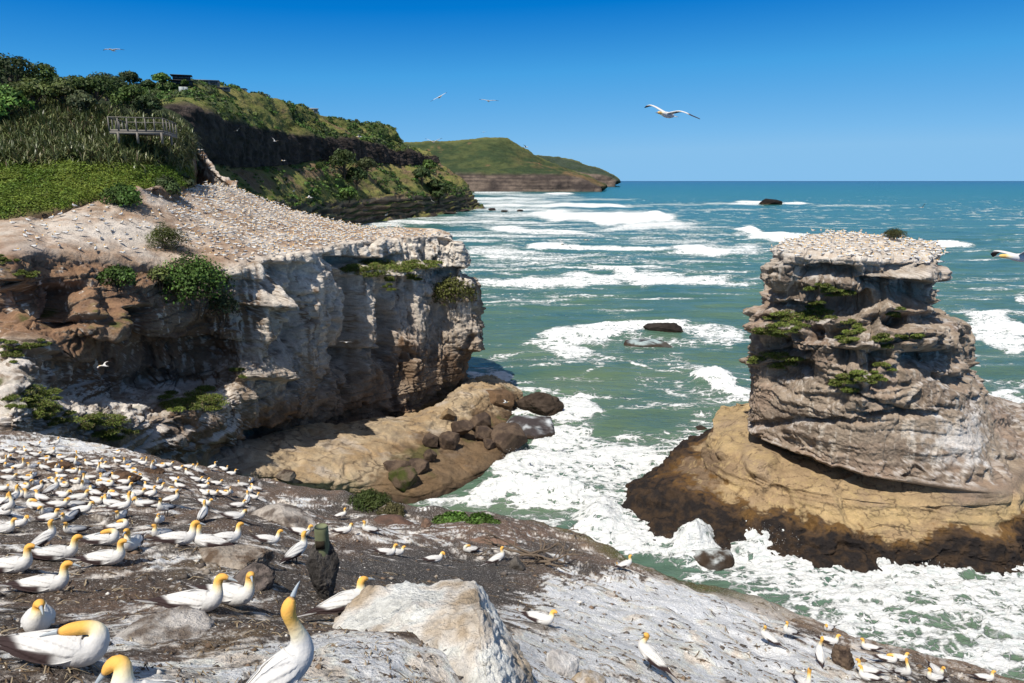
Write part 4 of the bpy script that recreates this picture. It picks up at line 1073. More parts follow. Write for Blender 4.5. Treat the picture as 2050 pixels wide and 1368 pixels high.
headland_far('hills', [(640,300),(760,294),(830,289),(870,287),(905,288),(950,283),(975,280),(1000,280),(1015,285),(1040,300),(1080,322),(1110,335),(1140,346),(1165,355),(1182,363),(1193,369),(1197,375)],
             lambda x: 383 - max(0, x - 930) * .021, 2400, 3000, 3, lambda x: float(np.interp(x, [640, 930, 1000, 1090, 1130, 1165, 1180, 1197], [352, 352, 353, 353, 354, 360, 367, 377])), ((.036, .056, .024), (.070, .085, .032)))
headland_far('hills', [(1000,310),(1080,316),(1125,321),(1150,327),(1175,336),(1195,343),(1210,350),(1220,357),(1224,363)],
             lambda x: 372, 4400, 5200, 43, lambda x: float(np.interp(x, [1000, 1150, 1195, 1215, 1224], [350, 346, 352, 358, 365])), ((.034, .050, .036), (.050, .066, .042)))


# ---------------------------------------------------------------- scrub on the far hill: one mass
def scatter_on(G, N, mask, n, seed=1):
    """n random points on the grid surface where mask (0..1) lets them"""
    rg = np.random.default_rng(seed)
    a = np.linalg.norm(np.cross(np.gradient(G, axis=1), np.gradient(G, axis=0)), axis=2) * mask
    w = a.ravel() / a.sum(); i = rg.choice(len(w), n, p=w)
    p = G.reshape(-1, 3)[i] + rg.normal(size=(n, 3)) * .2
    return p, N.reshape(-1, 3)[i], i


def far_scrub():
    nz = fbm(FG.reshape(-1, 3), .02, 5, .58, off=1).reshape(FTV.shape)
    lava = ((FTV > 3.0) & (FTV < 4.1)) | (FTV > 7.2)
    m = sstep(-.12, .25, nz) * (~lava) * (FTV > .9) * (FTU > 1)
    w = 1 / np.clip(FG[..., 1], 200, 2000) ** 1.6
    pc, nn, i = scatter_on(FG, FN, m * w, 2600, 3)
    s = np.clip(pc[:, 1] / 330, .7, 2.2) * (.6 + RNG.random(len(pc)) * .8)
    k = 26
    d = RNG.normal(size=(len(pc), k, 3)); d /= np.linalg.norm(d, axis=2, keepdims=True); d[..., 2] = np.abs(d[..., 2]) * .9
    P3 = pc[:, None] + d * s[:, None, None] * np.array([1.25, 1.25, 1.0]) * (.75 + .3 * RNG.random((len(pc), k, 1)))
    base = np.array(GREENS)[RNG.integers(0, len(GREENS), len(pc))] * 1.05
    c = np.clip(base[:, None] * (1 + .3 * RNG.normal(size=(len(pc), k, 1))), .01, .3)
    v, f, c = leaf_mesh(P3.reshape(-1, 3), d.reshape(-1, 3), np.repeat(s * .42, k), c.reshape(-1, 3), aspect=.8)
    o = mesh_np('scrub', v, f, M_LEAF, False, {'Col': c}); tag(o, kind='stuff')


far_scrub()


def far_at(px, py):
    """nearest point of the far hill on a sight line"""
    vx, vy = to_px(FG); q = (vx - px) ** 2 + (vy - py) ** 2 + np.where(FTV < .9, 1e6, 0)
    k = np.argmin(q); return Vector(FG.reshape(-1, 3)[k])


# ---------------------------------------------------------------- near hill: mat of succulents, flax, trees
def near_hill():
    rows = [[(-280,120,165),(-60,120,165),(0,128,165),(60,150,165),(130,176,165),(210,200,165),(290,215,165),(340,225,165),(372,245,160),(384,275,150)],
            [(-280,160,125),(-60,165,125),(0,172,125),(60,185,125),(130,200,125),(200,218,126),(280,232,128),(335,238,130),(368,258,130),(382,285,130)],
            [(-280,215,106),(-60,222,106),(0,225,106),(60,222,106),(130,217,108),(200,228,108),(280,243,112),(340,250,116),(372,275,120),(386,300,124)],
            [(-280,275,92),(-60,278,93),(0,278,94),(60,276,94),(130,274,95),(200,276,97),(270,284,99),(335,294,104),(372,305,112),(390,315,121)],
            [(-280,325,81),(-60,324,81),(0,322,82),(60,324,83),(130,326,84),(200,328,86),(270,330,89),(335,334,96),(368,340,105),(392,330,119)],
            [(-280,390,74),(-60,385,74),(0,382,74.5),(60,378,76),(130,372,78),(200,366,81),(270,362,85),(335,362,91),(366,364,100),(396,350,117)],
            [(-280,462,66),(-60,452,66.5),(0,446,67.5),(60,436,69.5),(130,422,73),(190,404,77),(270,388,82),(335,380,88),(370,376,97),(398,368,112)]]
    A = np.array(px_rows(rows))
    back = A[:1].copy(); kk = (back[..., 1] + 50) / back[..., 1]; back[..., 0] *= kk; back[..., 2] = (back[..., 2] - H) * kk + H - 9; back[..., 1] += 50
    low = A[-1:].copy(); low[..., 2] -= 3.0; low[..., 1] += .6
    A = np.concatenate([back, A, low]); e = A[:, -1:].copy(); e[..., 0] *= (e[..., 1] + 14) / e[..., 1] * 1.04; e[..., 1] += 14; e[..., 2] -= 9; e2 = e.copy(); e2[..., 2] -= 25; e2[..., 0] *= 1.05; e2[..., 1] += 4; A = np.concatenate([A, e, e2], 1)
    G, tv, tu = loft(A, 260, 330)
    p = G.reshape(-1, 3); N0 = grid_normals(blur(G, 4), out=np.broadcast_to(np.array([0, -.7, .6]), G.shape)).reshape(-1, 3)
    TV = np.repeat(tv, len(tu)); TU = np.tile(tu, len(tv))
    d = (fbm(p, .09, 4, .5, off=1) * 1.3 + fbm(p, .4, 4, .55, off=3) * .5 + fbm(p, 1.5, 3, .6, off=5) * .16) * sstep(7.95, 7.3, TV)
    p = p + N0 * d[:, None]
    G = p.reshape(G.shape); N = grid_normals(G, out=N0.reshape(G.shape)).reshape(-1, 3)
    n1 = fbm(p, .12, 4, .55, off=21); n2 = fbm(p, .9, 4, .6, off=22)
    c = mix((.075, .10, .014), (.14, .15, .026), sstep(-.3, .35, n1 + n2 * .4))
    c = mix(c, (.10, .07, .04), sstep(.25, .5, fbm(p, .25, 4, .6, off=71)) * .5)
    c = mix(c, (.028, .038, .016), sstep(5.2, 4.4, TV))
    edge = sstep(6.75, 7.1, TV + n2 * .2); c = mix(c, (.16, .105, .07), edge)
    er = sstep(8.3, 9.1, TU + n2 * .5); c = mix(c, mix((.20, .12, .075), (.30, .21, .15), sstep(-.2, .3, n2)), er * sstep(3.5, 4.6, TV))
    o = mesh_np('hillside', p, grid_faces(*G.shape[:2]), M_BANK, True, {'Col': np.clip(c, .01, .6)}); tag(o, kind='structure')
    return G, N.reshape(G.shape), TV.reshape(G.shape[:2]), TU.reshape(G.shape[:2])


NG, NN, NTV, NTU = near_hill()


def near_at(px, py):
    vx, vy = to_px(NG); q = (vx - px) ** 2 + (vy - py) ** 2 + np.where(NTV < 1.05, 1e6, 0)
    return Vector(NG.reshape(-1, 3)[np.argmin(q)])


def ground_mat():
    m = sstep(4.9, 5.2, NTV) * sstep(7.0, 6.7, NTV) * sstep(8.9, 8.2, NTU)
    p, nn, i = scatter_on(NG, NN, m, 70000, 5)
    n1 = fbm(p, .25, 4, .6, off=4); n0 = fbm(p, .08, 3, .5, off=14)
    c = mix((.085, .145, .016), (.155, .21, .03), sstep(-.3, .3, n1 + n0)) * (1 + .3 * RNG.normal(size=(len(p), 1)))
    v, f, c = leaf_mesh(p + nn * .08, nn * .8 + np.array([0, 0, .5]), np.full(len(p), .12), np.clip(c, .01, .3), aspect=.5, jit=.45)
    o = mesh_np('ground_cover', v, f, M_LEAF, False, {'Col': c}); tag(o, kind='stuff')


ground_mat()


def flax():
    m = sstep(2.1, 2.5, NTV) * sstep(5.35, 4.9, NTV + .35 * fbm(NG.reshape(-1, 3), .15, 3, off=8).reshape(NTV.shape)) * sstep(9.5, 8.7, NTU)
    vx, vy = to_px(NG)
    m = m * (1 - sstep(0, 1, np.clip(1.4 - np.maximum(np.abs(vx - 285) / 60, np.abs(vy - 236) / 10), 0, 1)) * .85)
    pc, nn, i = scatter_on(NG, NN, m * (100 / NG[..., 1]) ** 2, 2700, 7)
    vx2, vy2 = vx, vy; mf = (np.abs(vx - 288) < 75) * (np.abs(vy - 285) < 20) * (NTV < 5.4); pe, _, _ = scatter_on(NG, NN, mf.astype(float), 260, 8); pc = np.concatenate([pc, pe])
    k = 15; n = len(pc) * k
    pc = np.repeat(pc, k, 0); az = RNG.random(n) * 2 * np.pi; tilt = np.abs(RNG.normal(size=n)) * .5 + .1
    Ln = RNG.uniform(1.0, 2.1, n); wd = RNG.uniform(.045, .085, n)
    d = np.stack([np.cos(az), np.sin(az), az * 0], -1); side = np.stack([-np.sin(az), np.cos(az), az * 0], -1)
    V = []
    for t, wf in ((0, .8), (.38, 1.0), (.72, .8), (1, .12)):
        th = tilt * (1 + 1.4 * t * t)
        q = pc + d * (np.sin(th) * Ln * t)[:, None] + np.array([0, 0, 1.]) * (np.cos(np.minimum(th, 2.2)) * Ln * t)[:, None]
        V += [q - side * (wd * wf)[:, None], q + side * (wd * wf)[:, None]]
    V = np.stack(V, 1).reshape(-1, 3); b = np.arange(n)[:, None] * 8
    f = np.concatenate([b + np.array([[0, 1, 3, 2]]), b + np.array([[2, 3, 5, 4]]), b + np.array([[4, 5, 7, 6]])])
    c = np.array((.095, .12, .040)) * (1 + .35 * RNG.normal(size=(n, 1))); y = RNG.random((n, 1)) < .22; c = np.where(y, np.array((.23, .23, .10)), c); dd = RNG.random((n, 1)) < .06; c = np.where(dd, np.array((.14, .10, .06)), c)
    o = mesh_np('flax_leaves', V, f, col_mat('flax_leaf', rough=.42, spec=.45, trans=.12), False, {'Col': np.repeat(np.clip(c, .01, .3), 8, 0)}); tag(o, kind='stuff')


flax()

# trees along the top of the near hill, each by itself
TREES = [  # foot px, foot py, crown top py, width px, shade, words
 (-55,205,118,120,2,'dark'),(30,215,124,105,2,'dark'),(95,206,146,80,0,'dark'),(70,235,176,80,3,'olive green'),(150,212,168,80,2,'dark'),(20,250,190,86,1,'bright green'),(128,222,178,60,3,'olive green'),
 (195,226,166,84,0,'dark'),(235,228,172,80,2,'dark'),(268,238,186,70,0,'dark'),(300,246,200,50,2,'dark'),(215,205,160,66,2,'dark'),(-20,262,212,70,1,'bright green'),(170,235,196,50,4,'olive green'),(255,215,180,56,4,'dark')]
TL = ['dark broadleaf tree at the edge of the picture above the flax, highest on the left', 'tall dark tree with a rounded top on the left skyline', 'dark tree just right of the tall round topped skyline tree', 'olive tree below the skyline trees, its crown catching the sun',
      'dark tree in the middle of the wooded ridge', 'bright green leafy tree beside the flax at the left edge', 'olive tree between two dark trees on the ridge', 'dark dense tree left of the boardwalk ridge, tallest in its clump',
      'dark dense tree directly above the lookout railing', 'low dark tree behind the lookout railing', 'small dark tree at the right end of the clump behind the railing', 'dark tree at the back of the clump on the ridge',
      'bright green shrubby tree half out of the picture at the left', 'small olive tree just above the flax field', 'thin dark tree behind the clump above the lookout']
for (fx, fy, ty, wp, sh, wd), lb in zip(TREES, TL):
    b = near_at(fx, fy); dpt = b.y * CT - (b.z - H) * ST
    h = (fy - ty) * dpt / F * 1.12; w = wp * dpt / F * 1.15
    tree(b, max(h, 2.2), w, GREENS[sh] * (1.15 if sh == 1 else .95), lb, 'tree', 'trees along the near ridge', n=1500, leaf=.24)

# bushes that stand singly
_SV = np.concatenate([HG[HTV > 2].reshape(-1, 3), KG[:, :].reshape(-1, 3)]); _SX, _SY = to_px(_SV); _SD = _SV[:, 1]


def surf_at(px, py, Y):
    """the rock face on this sight line, nearest side first; falls back on the surveyed distance"""
    q = (_SX - px) ** 2 + (_SY - py) ** 2; m = np.where(q < 36)[0]
    m = m[np.abs(_SD[m] - Y) < 7] if len(m) else m
    if not len(m): return P(px, py, Y)
    return P(px, py, float(_SD[m].min()) + .15)


def bush_px(px, py, wpx, hpx, Y, base, label, n, leaf, dead=.0, nl=7, name='bush', group=None, seed=0, flat=1.0, bury=.25, blade=False):
    rg = random.Random(seed + int(px)); c = surf_at(px, py, Y); dpt = c[1] * CT - (c[2] - H) * ST
    w = wpx * dpt / F; h = hpx * dpt / F; L = []
    for k in range(nl):
        a = k * 2.399; r = .33 * w * math.sqrt(k / nl)
        s = w * rg.uniform(.19, .30)
        L.append((math.cos(a) * r, math.sin(a) * r * .8, h * (.52 - .30 * (r / (.33 * w + 1e-6)) ** 1.5 * flat), s, s, h * rg.uniform(.38, .50)))
    return bush(Vector(c) - Vector((0, 0, h * bury)), L, n, leaf, base, label, 'bush', group, name, dead, blade)


bush_px(245,405,76,52,77.5,GREENS[1]*.9,'glossy green shrub at the foot of the green bank, above the bare ground',2600,.16)
bush_px(333,385,62,48,86,GREENS[2]*1.2,'dark shrub at the right end of the green bank',2000,.17,dead=.35)
bush_px(372,372,40,30,98,GREENS[4],'small brownish shrub beside the colony at the top of the bank',900,.2,dead=.5)
bush_px(332,492,80,66,70.5,np.array((.075,.095,.02)),'rounded olive bush alone on the bare colony ground',3600,.13,dead=.45,nl=9,blade=True)
bush_px(238,565,86,50,64,GREENS[1],'bright green domed bush on the brown cliff edge, left of the big shrub',3000,.13,dead=.6)
bush_px(385,600,165,125,68.5,GREENS[1]*.95,'large green shrub spilling over the headland cliff',9000,.15,dead=.5,nl=13,flat=.5)
bush_px(320,560,50,40,66.5,GREENS[3],'pale green shrub filling the gap left of the large shrub',1200,.13,dead=.5)
bush_px(445,620,70,60,71,GREENS[4]*1.1,'grey green shrub at the right end of the large shrub',1800,.14,dead=.6)
bush_px(905,597,100,66,103.2,np.array((.085,.09,.022)),'olive and brown shrub hanging from the seaward end of the headland',3600,.19,dead=.7,nl=10)
bush_px(1789,474,50,24,86,np.array((.055,.06,.022)),'dark dry shrub on top of the sea stack',2400,.10,dead=.55,nl=8,blade=True)

# patches of turf on ledges
def turf(px, py, wpx, hpx, Y, label, n, col=(.13, .17, .032), leaf=.2, tilt=.0):
    rg = np.random.default_rng(int(px * 7 + py)); c = surf_at(px, py, Y); nb = max(5, int(wpx / 5)); Q = []; Cc = []
    for k in range(nb):
        u = rg.uniform(-1, 1); v_ = rg.uniform(-1, 1) * math.sqrt(max(.05, 1 - u * u)); b = np.array(surf_at(px + u * wpx * .5, py + v_ * hpx * .5, Y)); m = n // nb
        s = (wpx * .10 + 3) * Y / F * rg.uniform(.6, 1.5); d = rg.normal(size=(m, 3)); d /= np.linalg.norm(d, axis=1)[:, None]; d[:, 2] = np.abs(d[:, 2])
        Q.append(b + d * s * np.array([1.4, .8, .55]) * (rg.random((m, 1)) ** .4) - np.array([0, 0, s * .15])); k_ = rg.uniform(.7, 1.25); Cc.append(np.array(col) * k_ * (1 + .3 * rg.normal(size=(m, 1))))
    q = np.concatenate(Q) - np.array(c); cc = np.concatenate(Cc); y = RNG.random((len(q), 1)) < .16; cc = np.where(y, np.array((.22, .18, .08)), cc)
    v, f, cc = leaf_mesh(q, np.tile([[0., -.4, .8]], (len(q), 1)), np.full(len(q), leaf * .8), np.clip(cc, .01, .35), aspect=.28, jit=.7)
    o = mesh_np('grass_tuft', v, f, M_LEAF, False, {'Col': cc}, None, Vector(c)); tag(o, label, 'grass tuft', 'turf on the cliff ledges')


TURF = [(700,540,50,20,92,'turf'),]
for px, py, w, h, Y, lb in [
    (755,540,120,30,92.5,'long strip of mossy turf on the ledge under the headland rim'),(845,528,60,18,98,'short mossy strip at the right end of the rim ledge'),(830,550,26,34,97.5,'small hanging moss clump below the rim ledge'),
    (780,568,28,26,90.5,'green clump hanging in a dark hollow below the rim ledge'),(480,745,34,24,71.5,'small bright green tuft on a pale ledge of the headland'),(390,800,120,54,66,'broad grassy patch on the pale lower shelf'),
    (70,800,120,50,47,'bright green slope of succulents by the dark gully, lower left'),(105,830,70,40,48.5,'green tongue of succulents running down to the nesting slope'),(200,845,110,30,52,'mossy hummock at the foot of the lower shelf'),(20,700,60,54,50,'thick green cushion at the left edge above the gully'),
    (75,690,50,20,54,'small mossy cushion beside the white rock on the left'),(225,868,80,26,55,'low green hummock beside the grey slab'),(12,520,40,20,57,'green tuft at the left edge of the brown slope'),(50,548,40,16,57.5,'sparse tuft on the brown slope')]:
    turf(px, py, w, h, Y, lb, int(1500 + w * h * 1.5), leaf=.0022 * Y)
for px, py, w, h, Y, lb in [
    (1640,575,40,18,69.2,'small round tuft high on the left of the sea stack'),(1680,585,56,20,68.7,'flat tuft on the upper ledge of the sea stack'),(1628,610,30,20,69.4,'dark tuft under the upper ledge of the sea stack'),(1645,628,60,18,68.2,'long dark tuft in the middle of the sea stack ledge'),
    (1585,640,90,26,69.5,'wide patch of grass on the left ledge of the sea stack'),(1555,660,70,22,70.5,'pale grass at the left edge of the sea stack'),(1555,722,90,26,70,'bright moss strip on the lower left ledge of the sea stack'),(1705,655,40,24,66.8,'brownish tuft in the centre of the sea stack'),
    (1765,685,40,30,66.4,'tuft right of the brown clump on the sea stack'),(1690,680,40,24,66.8,'dark clump left of the brown clump on the sea stack'),(1770,742,40,34,66.0,'round green clump above the white patch on the sea stack'),(1712,768,70,50,66.2,'triangular grass patch low on the sea stack'),(1795,625,34,18,67.6,'faint green tuft on the right ledge of the sea stack'),(1820,672,34,20,67.4,'thin tuft on the brown ledge at the right of the sea stack')]:
    turf(px, py, w * 1.1, h * 1.1, Y, lb, int(1300 + w * h * 1.6), leaf=.17)

# ---------------------------------------------------------------- far trees, houses
for px, py, hp, wp, sh, lb in [(262,176,26,36,2,'domed dark tree on the far skyline left of the houses'),(326,178,26,34,1,'bright green tree on the far skyline beside the dark house'),(230,186,14,24,4,'low tree at the left end of the far skyline'),
                               (298,178,12,24,2,'low dark tree between two skyline trees'),(372,176,12,14,1,'small tree in front of the dark two storey house'),(345,184,12,20,0,'small shrubby tree below the dark house'),
                               (690,360,50,54,2,'large dark clump of trees under the lava cliff'),(715,385,44,44,2,'dark tree below the large clump under the lava cliff'),(735,352,30,40,4,'tree right of the large clump under the lava cliff'),
                               (640,346,18,12,0,'small lone tree under the middle of the lava cliff'),(880,410,36,48,2,'dark round tree near the shore at the end of the bluff'),(845,372,30,34,2,'dark tree on the slope above the point'),(860,350,24,30,0,'tree halfway up the slope above the point'),
                               (700,405,24,40,1,'bright green tree low on the bluff'),(870,395,30,30,2,'dark tree just above the shore tree')]:
    b = far_at(px, py); dpt = b.y * CT - (b.z - H) * ST
    tree(b, hp * dpt / F * 1.1, wp * dpt / F * 1.1, GREENS[sh], lb, 'tree', 'trees on the far hill', n=900, leaf=.0022 * dpt, name='hill_tree')


def box(cx, cy, cz, sx, sy, sz):
    v = np.array([(x, y, z) for z in (-.5, .5) for y in (-.5, .5) for x in (-.5, .5)]) * np.array([sx, sy, sz]) + np.array([cx, cy, cz])
    f = np.array([[0, 2, 3, 1], [4, 5, 7, 6], [0, 1, 5, 4], [2, 6, 7, 3], [0, 4, 6, 2], [1, 3, 7, 5]])
    return v, f


M_HDARK = flat_mat('dark_cladding', (.030, .035, .042), .6, .3, .15, 1); M_HWALL = flat_mat('pale_cladding', (.52, .50, .47), .7, .2, .1, 1); M_HGREY = flat_mat('grey_cladding', (.17, .18, .19), .7, .2, .1, 1)
M_GLASS = flat_mat('window_glass', (.03, .045, .06), .08, .6, .1, 1); M_ROOFG = flat_mat('roof_metal', (.13, .14, .16), .5, .3, .1, 1); M_ROOFB = flat_mat('blue_roof', (.10, .16, .24), .5, .3, .1, 1); M_TANK = flat_mat('tank_plastic', (.33, .36, .35), .6, .3, .1, 1)


def house(px, py, wpx, hpx, storeys, wall, roof, label, rz=0.0, over=.6, dpt_f=.6):
    b = far_at(px, py); dpt = b.y * CT - (b.z - H) * ST
    w = wpx * dpt / F; hh = hpx * dpt / F; dp = w * dpt_f
    t = empty('house', b + Vector((0, 0, -.4)), rz); tag(t, label, 'house')
    sh = hh / storeys
    for s in range(storeys):
        k = 1 - .12 * s
        mesh_np('wall', *box(0, 0, sh * (s + .42) , w * k, dp * k, sh * .82 + .4 * (s == 0)), wall, False, None, t)
        mesh_np('roof', *box(0, 0, sh * (s + .92), w * k + over * 2, dp * k + over * 2, sh * .12), roof, False, None, t)
        nwin = 3 if wpx > 26 else 2
        for q in range(nwin):
            x = (q + .5) / nwin * w * k - w * k / 2
            mesh_np('window', *box(x, -dp * k / 2 - .04, sh * (s + .5), w * k / nwin * .74, .1, sh * .42), M_GLASS, False, None, t)
    return t


house(365,170,36,20,2,M_HDARK,M_HDARK,'dark two storey house with flat overhanging roofs on the ridge',.35,1.0)
house(412,172,50,11,1,M_HGREY,M_ROOFG,'long low grey house right of the dark two storey house',.3)
house(478,187,28,10,1,M_HWALL,M_HDARK,'small flat roofed house at the right end of the ridge row',.2)
house(292,176,28,9,1,M_HGREY,M_ROOFB,'low house with a blue roof between trees on the skyline',-.1)
house(448,181,22,7,1,M_HGREY,M_ROOFG,'low grey roofed house half hidden by the brow of the ridge',.2)
house(627,226,18,9,1,M_HWALL,M_HWALL,'little white house alone on the skyline of the far slope',.3)
for px, lb in ((366, 'left of two round water tanks below the dark house'), (374, 'right of two round water tanks below the dark house')):
    b = far_at(px, 184); v, f = tube([(0, 0, -.5), (0, 0, 2.2), (0, 0, 2.21)], [1.3, 1.3, .05], 14)
    o = mesh_np('water_tank', v, f, M_TANK, True, None, None, b + Vector((0, -1, 0))); tag(o, lb, 'water tank', 'water tanks on the ridge')


# ---------------------------------------------------------------- viewing platform in the flax
M_TIMBER = flat_mat('weathered_timber', (.20, .18, .155), .85, .15, .25, 4)


def platform():
    A = Vector(P(219, 262, 91)); B = Vector(P(328, 262, 93)); C_ = Vector(P(352, 254, 101))
    zf = float(P(280, 260, 92)[2]); t = empty('viewing_platform', (A.x, A.y, zf)); tag(t, 'weathered timber lookout platform with post and rail fence above the flax', 'lookout')
    o = Vector((A.x, A.y, zf)); hgt = 1.5
    def beam(name, a, b, w, h):
        a = Vector(a) - o; b = Vector(b) - o; d = b - a; L = d.length; q = d.to_track_quat('X', 'Z')
        v, f = box(L / 2, 0, 0, L, w, h); v = np.array([tuple(q @ Vector(x) + a) for x in v]); mesh_np(name, v, f, M_TIMBER, False, None, t)
    a = Vector((A.x, A.y, zf)); b = Vector((B.x, B.y, zf)); c = Vector((C_.x, C_.y, zf)); e = a + (c - b)
    up = Vector((0, 0, 1))
    dv = np.array([tuple(q - o) for q in (a, b, c, e)]); dv = np.concatenate([dv, dv - np.array([0, 0, .28])])
    mesh_np('deck', dv, np.array([[0, 1, 2, 3], [4, 7, 6, 5], [0, 4, 5, 1], [1, 5, 6, 2], [2, 6, 7, 3], [3, 7, 4, 0]]), M_TIMBER, False, None, t)
    for k in range(7):
        q = a.lerp(b, k / 6); beam('post', q - up * .3, q + up * hgt, .12, .12)
    for k in range(1, 5):
        q = b.lerp(c, k / 4); beam('post', q - up * .3, q + up * hgt, .12, .12)
    for k in range(5):
        q = a.lerp(e, (k + 1) / 5) ; beam('post', q, q + up * hgt, .10, .10)
    for p0, p1 in ((a, b), (b, c), (a, e), (e, c)):
        beam('rail', p0 + up * hgt, p1 + up * hgt, .16, .09)
    for p0, p1 in ((a, b), (b, c)): beam('joist', p0 - up * .42, p1 - up * .42, .14, .3)
    for q in (a.lerp(b, .15), a.lerp(b, .5), a.lerp(b, .95), b.lerp(c, .5)): beam('support', q - up * 1.7, q - up * .3, .22, .22)


platform()
# ================================================================ gannets
WHITE_F = np.array((.62, .61, .595)); GOLD = np.array((.80, .47, .11)); PALEG = np.array((.84, .75, .52)); DARKF = np.array((.040, .026, .026)); BILL = np.array((.36, .40, .43)); GREYL = np.array((.045, .045, .048))
M_BIRD = col_mat('plumage', rough=.75, spec=.15, var=.07, s=30.0, bump=.45, dist=.012)
M_BILL = col_mat('bill_horn', rough=.4, spec=.4)

BODY = [(-.33, .135, .012, .010), (-.29, .132, .032, .026), (-.22, .126, .062, .055), (-.12, .120, .090, .084), (-.01, .117, .106, .102), (.09, .122, .106, .104), (.160, .142, .090, .094)]
NECKS = {   # x, z, half width, half height; then the face
 'rest': [(.197, .185, .066, .072), (.206, .232, .049, .052), (.205, .278, .042, .044), (.210, .318, .041, .043), (.226, .348, .043, .042), (.256, .357, .038, .035), (.285, .350, .026, .024), (.303, .344, .014, .014)],
 'low': [(.200, .178, .068, .070), (.214, .215, .051, .054), (.216, .248, .044, .046), (.222, .276, .042, .043), (.240, .298, .043, .041), (.270, .302, .037, .034), (.298, .293, .025, .023), (.315, .286, .014, .014)],
 'up': [(.200, .195, .062, .068), (.215, .255, .046, .048), (.220, .320, .039, .040), (.224, .382, .038, .039), (.236, .428, .043, .044), (.262, .458, .040, .039), (.286, .476, .027, .026), (.301, .486, .014, .014)],
 'tuck': [(.186, .198, .068, .070), (.178, .238, .054, .052), (.145, .258, .046, .043), (.100, .258, .043, .041), (.056, .250, .044, .042), (.014, .242, .039, .036), (-.018, .234, .026, .024), (-.036, .230, .014, .014)],
 'preen': [(.200, .182, .067, .072), (.220, .226, .050, .053), (.232, .262, .043, .045), (.252, .286, .042, .043), (.284, .285, .043, .040), (.306, .262, .037, .035), (.318, .234, .026, .024), (.324, .216, .014, .014)],
}


def spin(p, c, ang, axis='z'):
    q = p - c; s, k = math.sin(ang), math.cos(ang)
    if axis == 'z': r = np.stack([q[:, 0] * k - q[:, 1] * s, q[:, 0] * s + q[:, 1] * k, q[:, 2]], -1)
    elif axis == 'y': r = np.stack([q[:, 0] * k + q[:, 2] * s, q[:, 1], -q[:, 0] * s + q[:, 2] * k], -1)
    else: r = np.stack([q[:, 0], q[:, 1] * k - q[:, 2] * s, q[:, 1] * s + q[:, 2] * k], -1)
    return r + c


def loft_tube(path, rw, rh, seg, upref=(0, 1, 0)):
    t = np.gradient(path, axis=0); t /= np.linalg.norm(t, axis=1)[:, None] + 1e-9
    lat = np.tile(np.array([upref], float), (len(path), 1)); lat -= t * (lat * t).sum(1, keepdims=True); lat /= np.linalg.norm(lat, axis=1)[:, None] + 1e-9
    nor = np.cross(t, lat)
    th = np.linspace(0, 2 * np.pi, seg, endpoint=False)
    v = path[:, None] + lat[:, None] * (rw[:, None] * np.cos(th))[..., None] + nor[:, None] * (rh[:, None] * np.sin(th))[..., None]
    v = v.reshape(-1, 3); f = grid_faces(len(path), seg, wrap=True)
    n = len(path)
    v = np.concatenate([v, path[:1], path[-1:]]); a = np.arange(seg)
    f = np.concatenate([f, np.stack([(a + 1) % seg, a, a * 0 + n * seg, a * 0 + n * seg], -1)[:, :3][:, [0, 1, 2, 2]], np.stack([(n - 1) * seg + a, (n - 1) * seg + (a + 1) % seg, a * 0 + n * seg + 1, a * 0 + n * seg + 1], -1)])
    return v, f


def tri_fix(f):
    """split a quad list that may hold doubled corners into quads and triangles"""
    f = np.asarray(f)
    if f.shape[1] == 3: return [f]
    d = f[:, 2] == f[:, 3]
    return [x for x in (f[~d], f[d][:, :3]) if len(x)]


def patch(P0, thick):
    """closed thin solid from a grid patch (nu, nv, 3)"""
    nu, nv = P0.shape[:2]; n = grid_normals(P0)
    a = P0.reshape(-1, 3); b = (P0 - n * thick).reshape(-1, 3); f = grid_faces(nu, nv); m = nu * nv
    idx = np.arange(m).reshape(nu, nv); rim = np.concatenate([idx[:, 0], idx[-1, 1:], idx[::-1, -1][1:], idx[0, ::-1][1:-1]])
    r2 = np.roll(rim, -1)
    return np.concatenate([a, b]), np.concatenate([f, f[:, ::-1] + m, np.stack([rim, r2, r2 + m, rim + m], -1)])


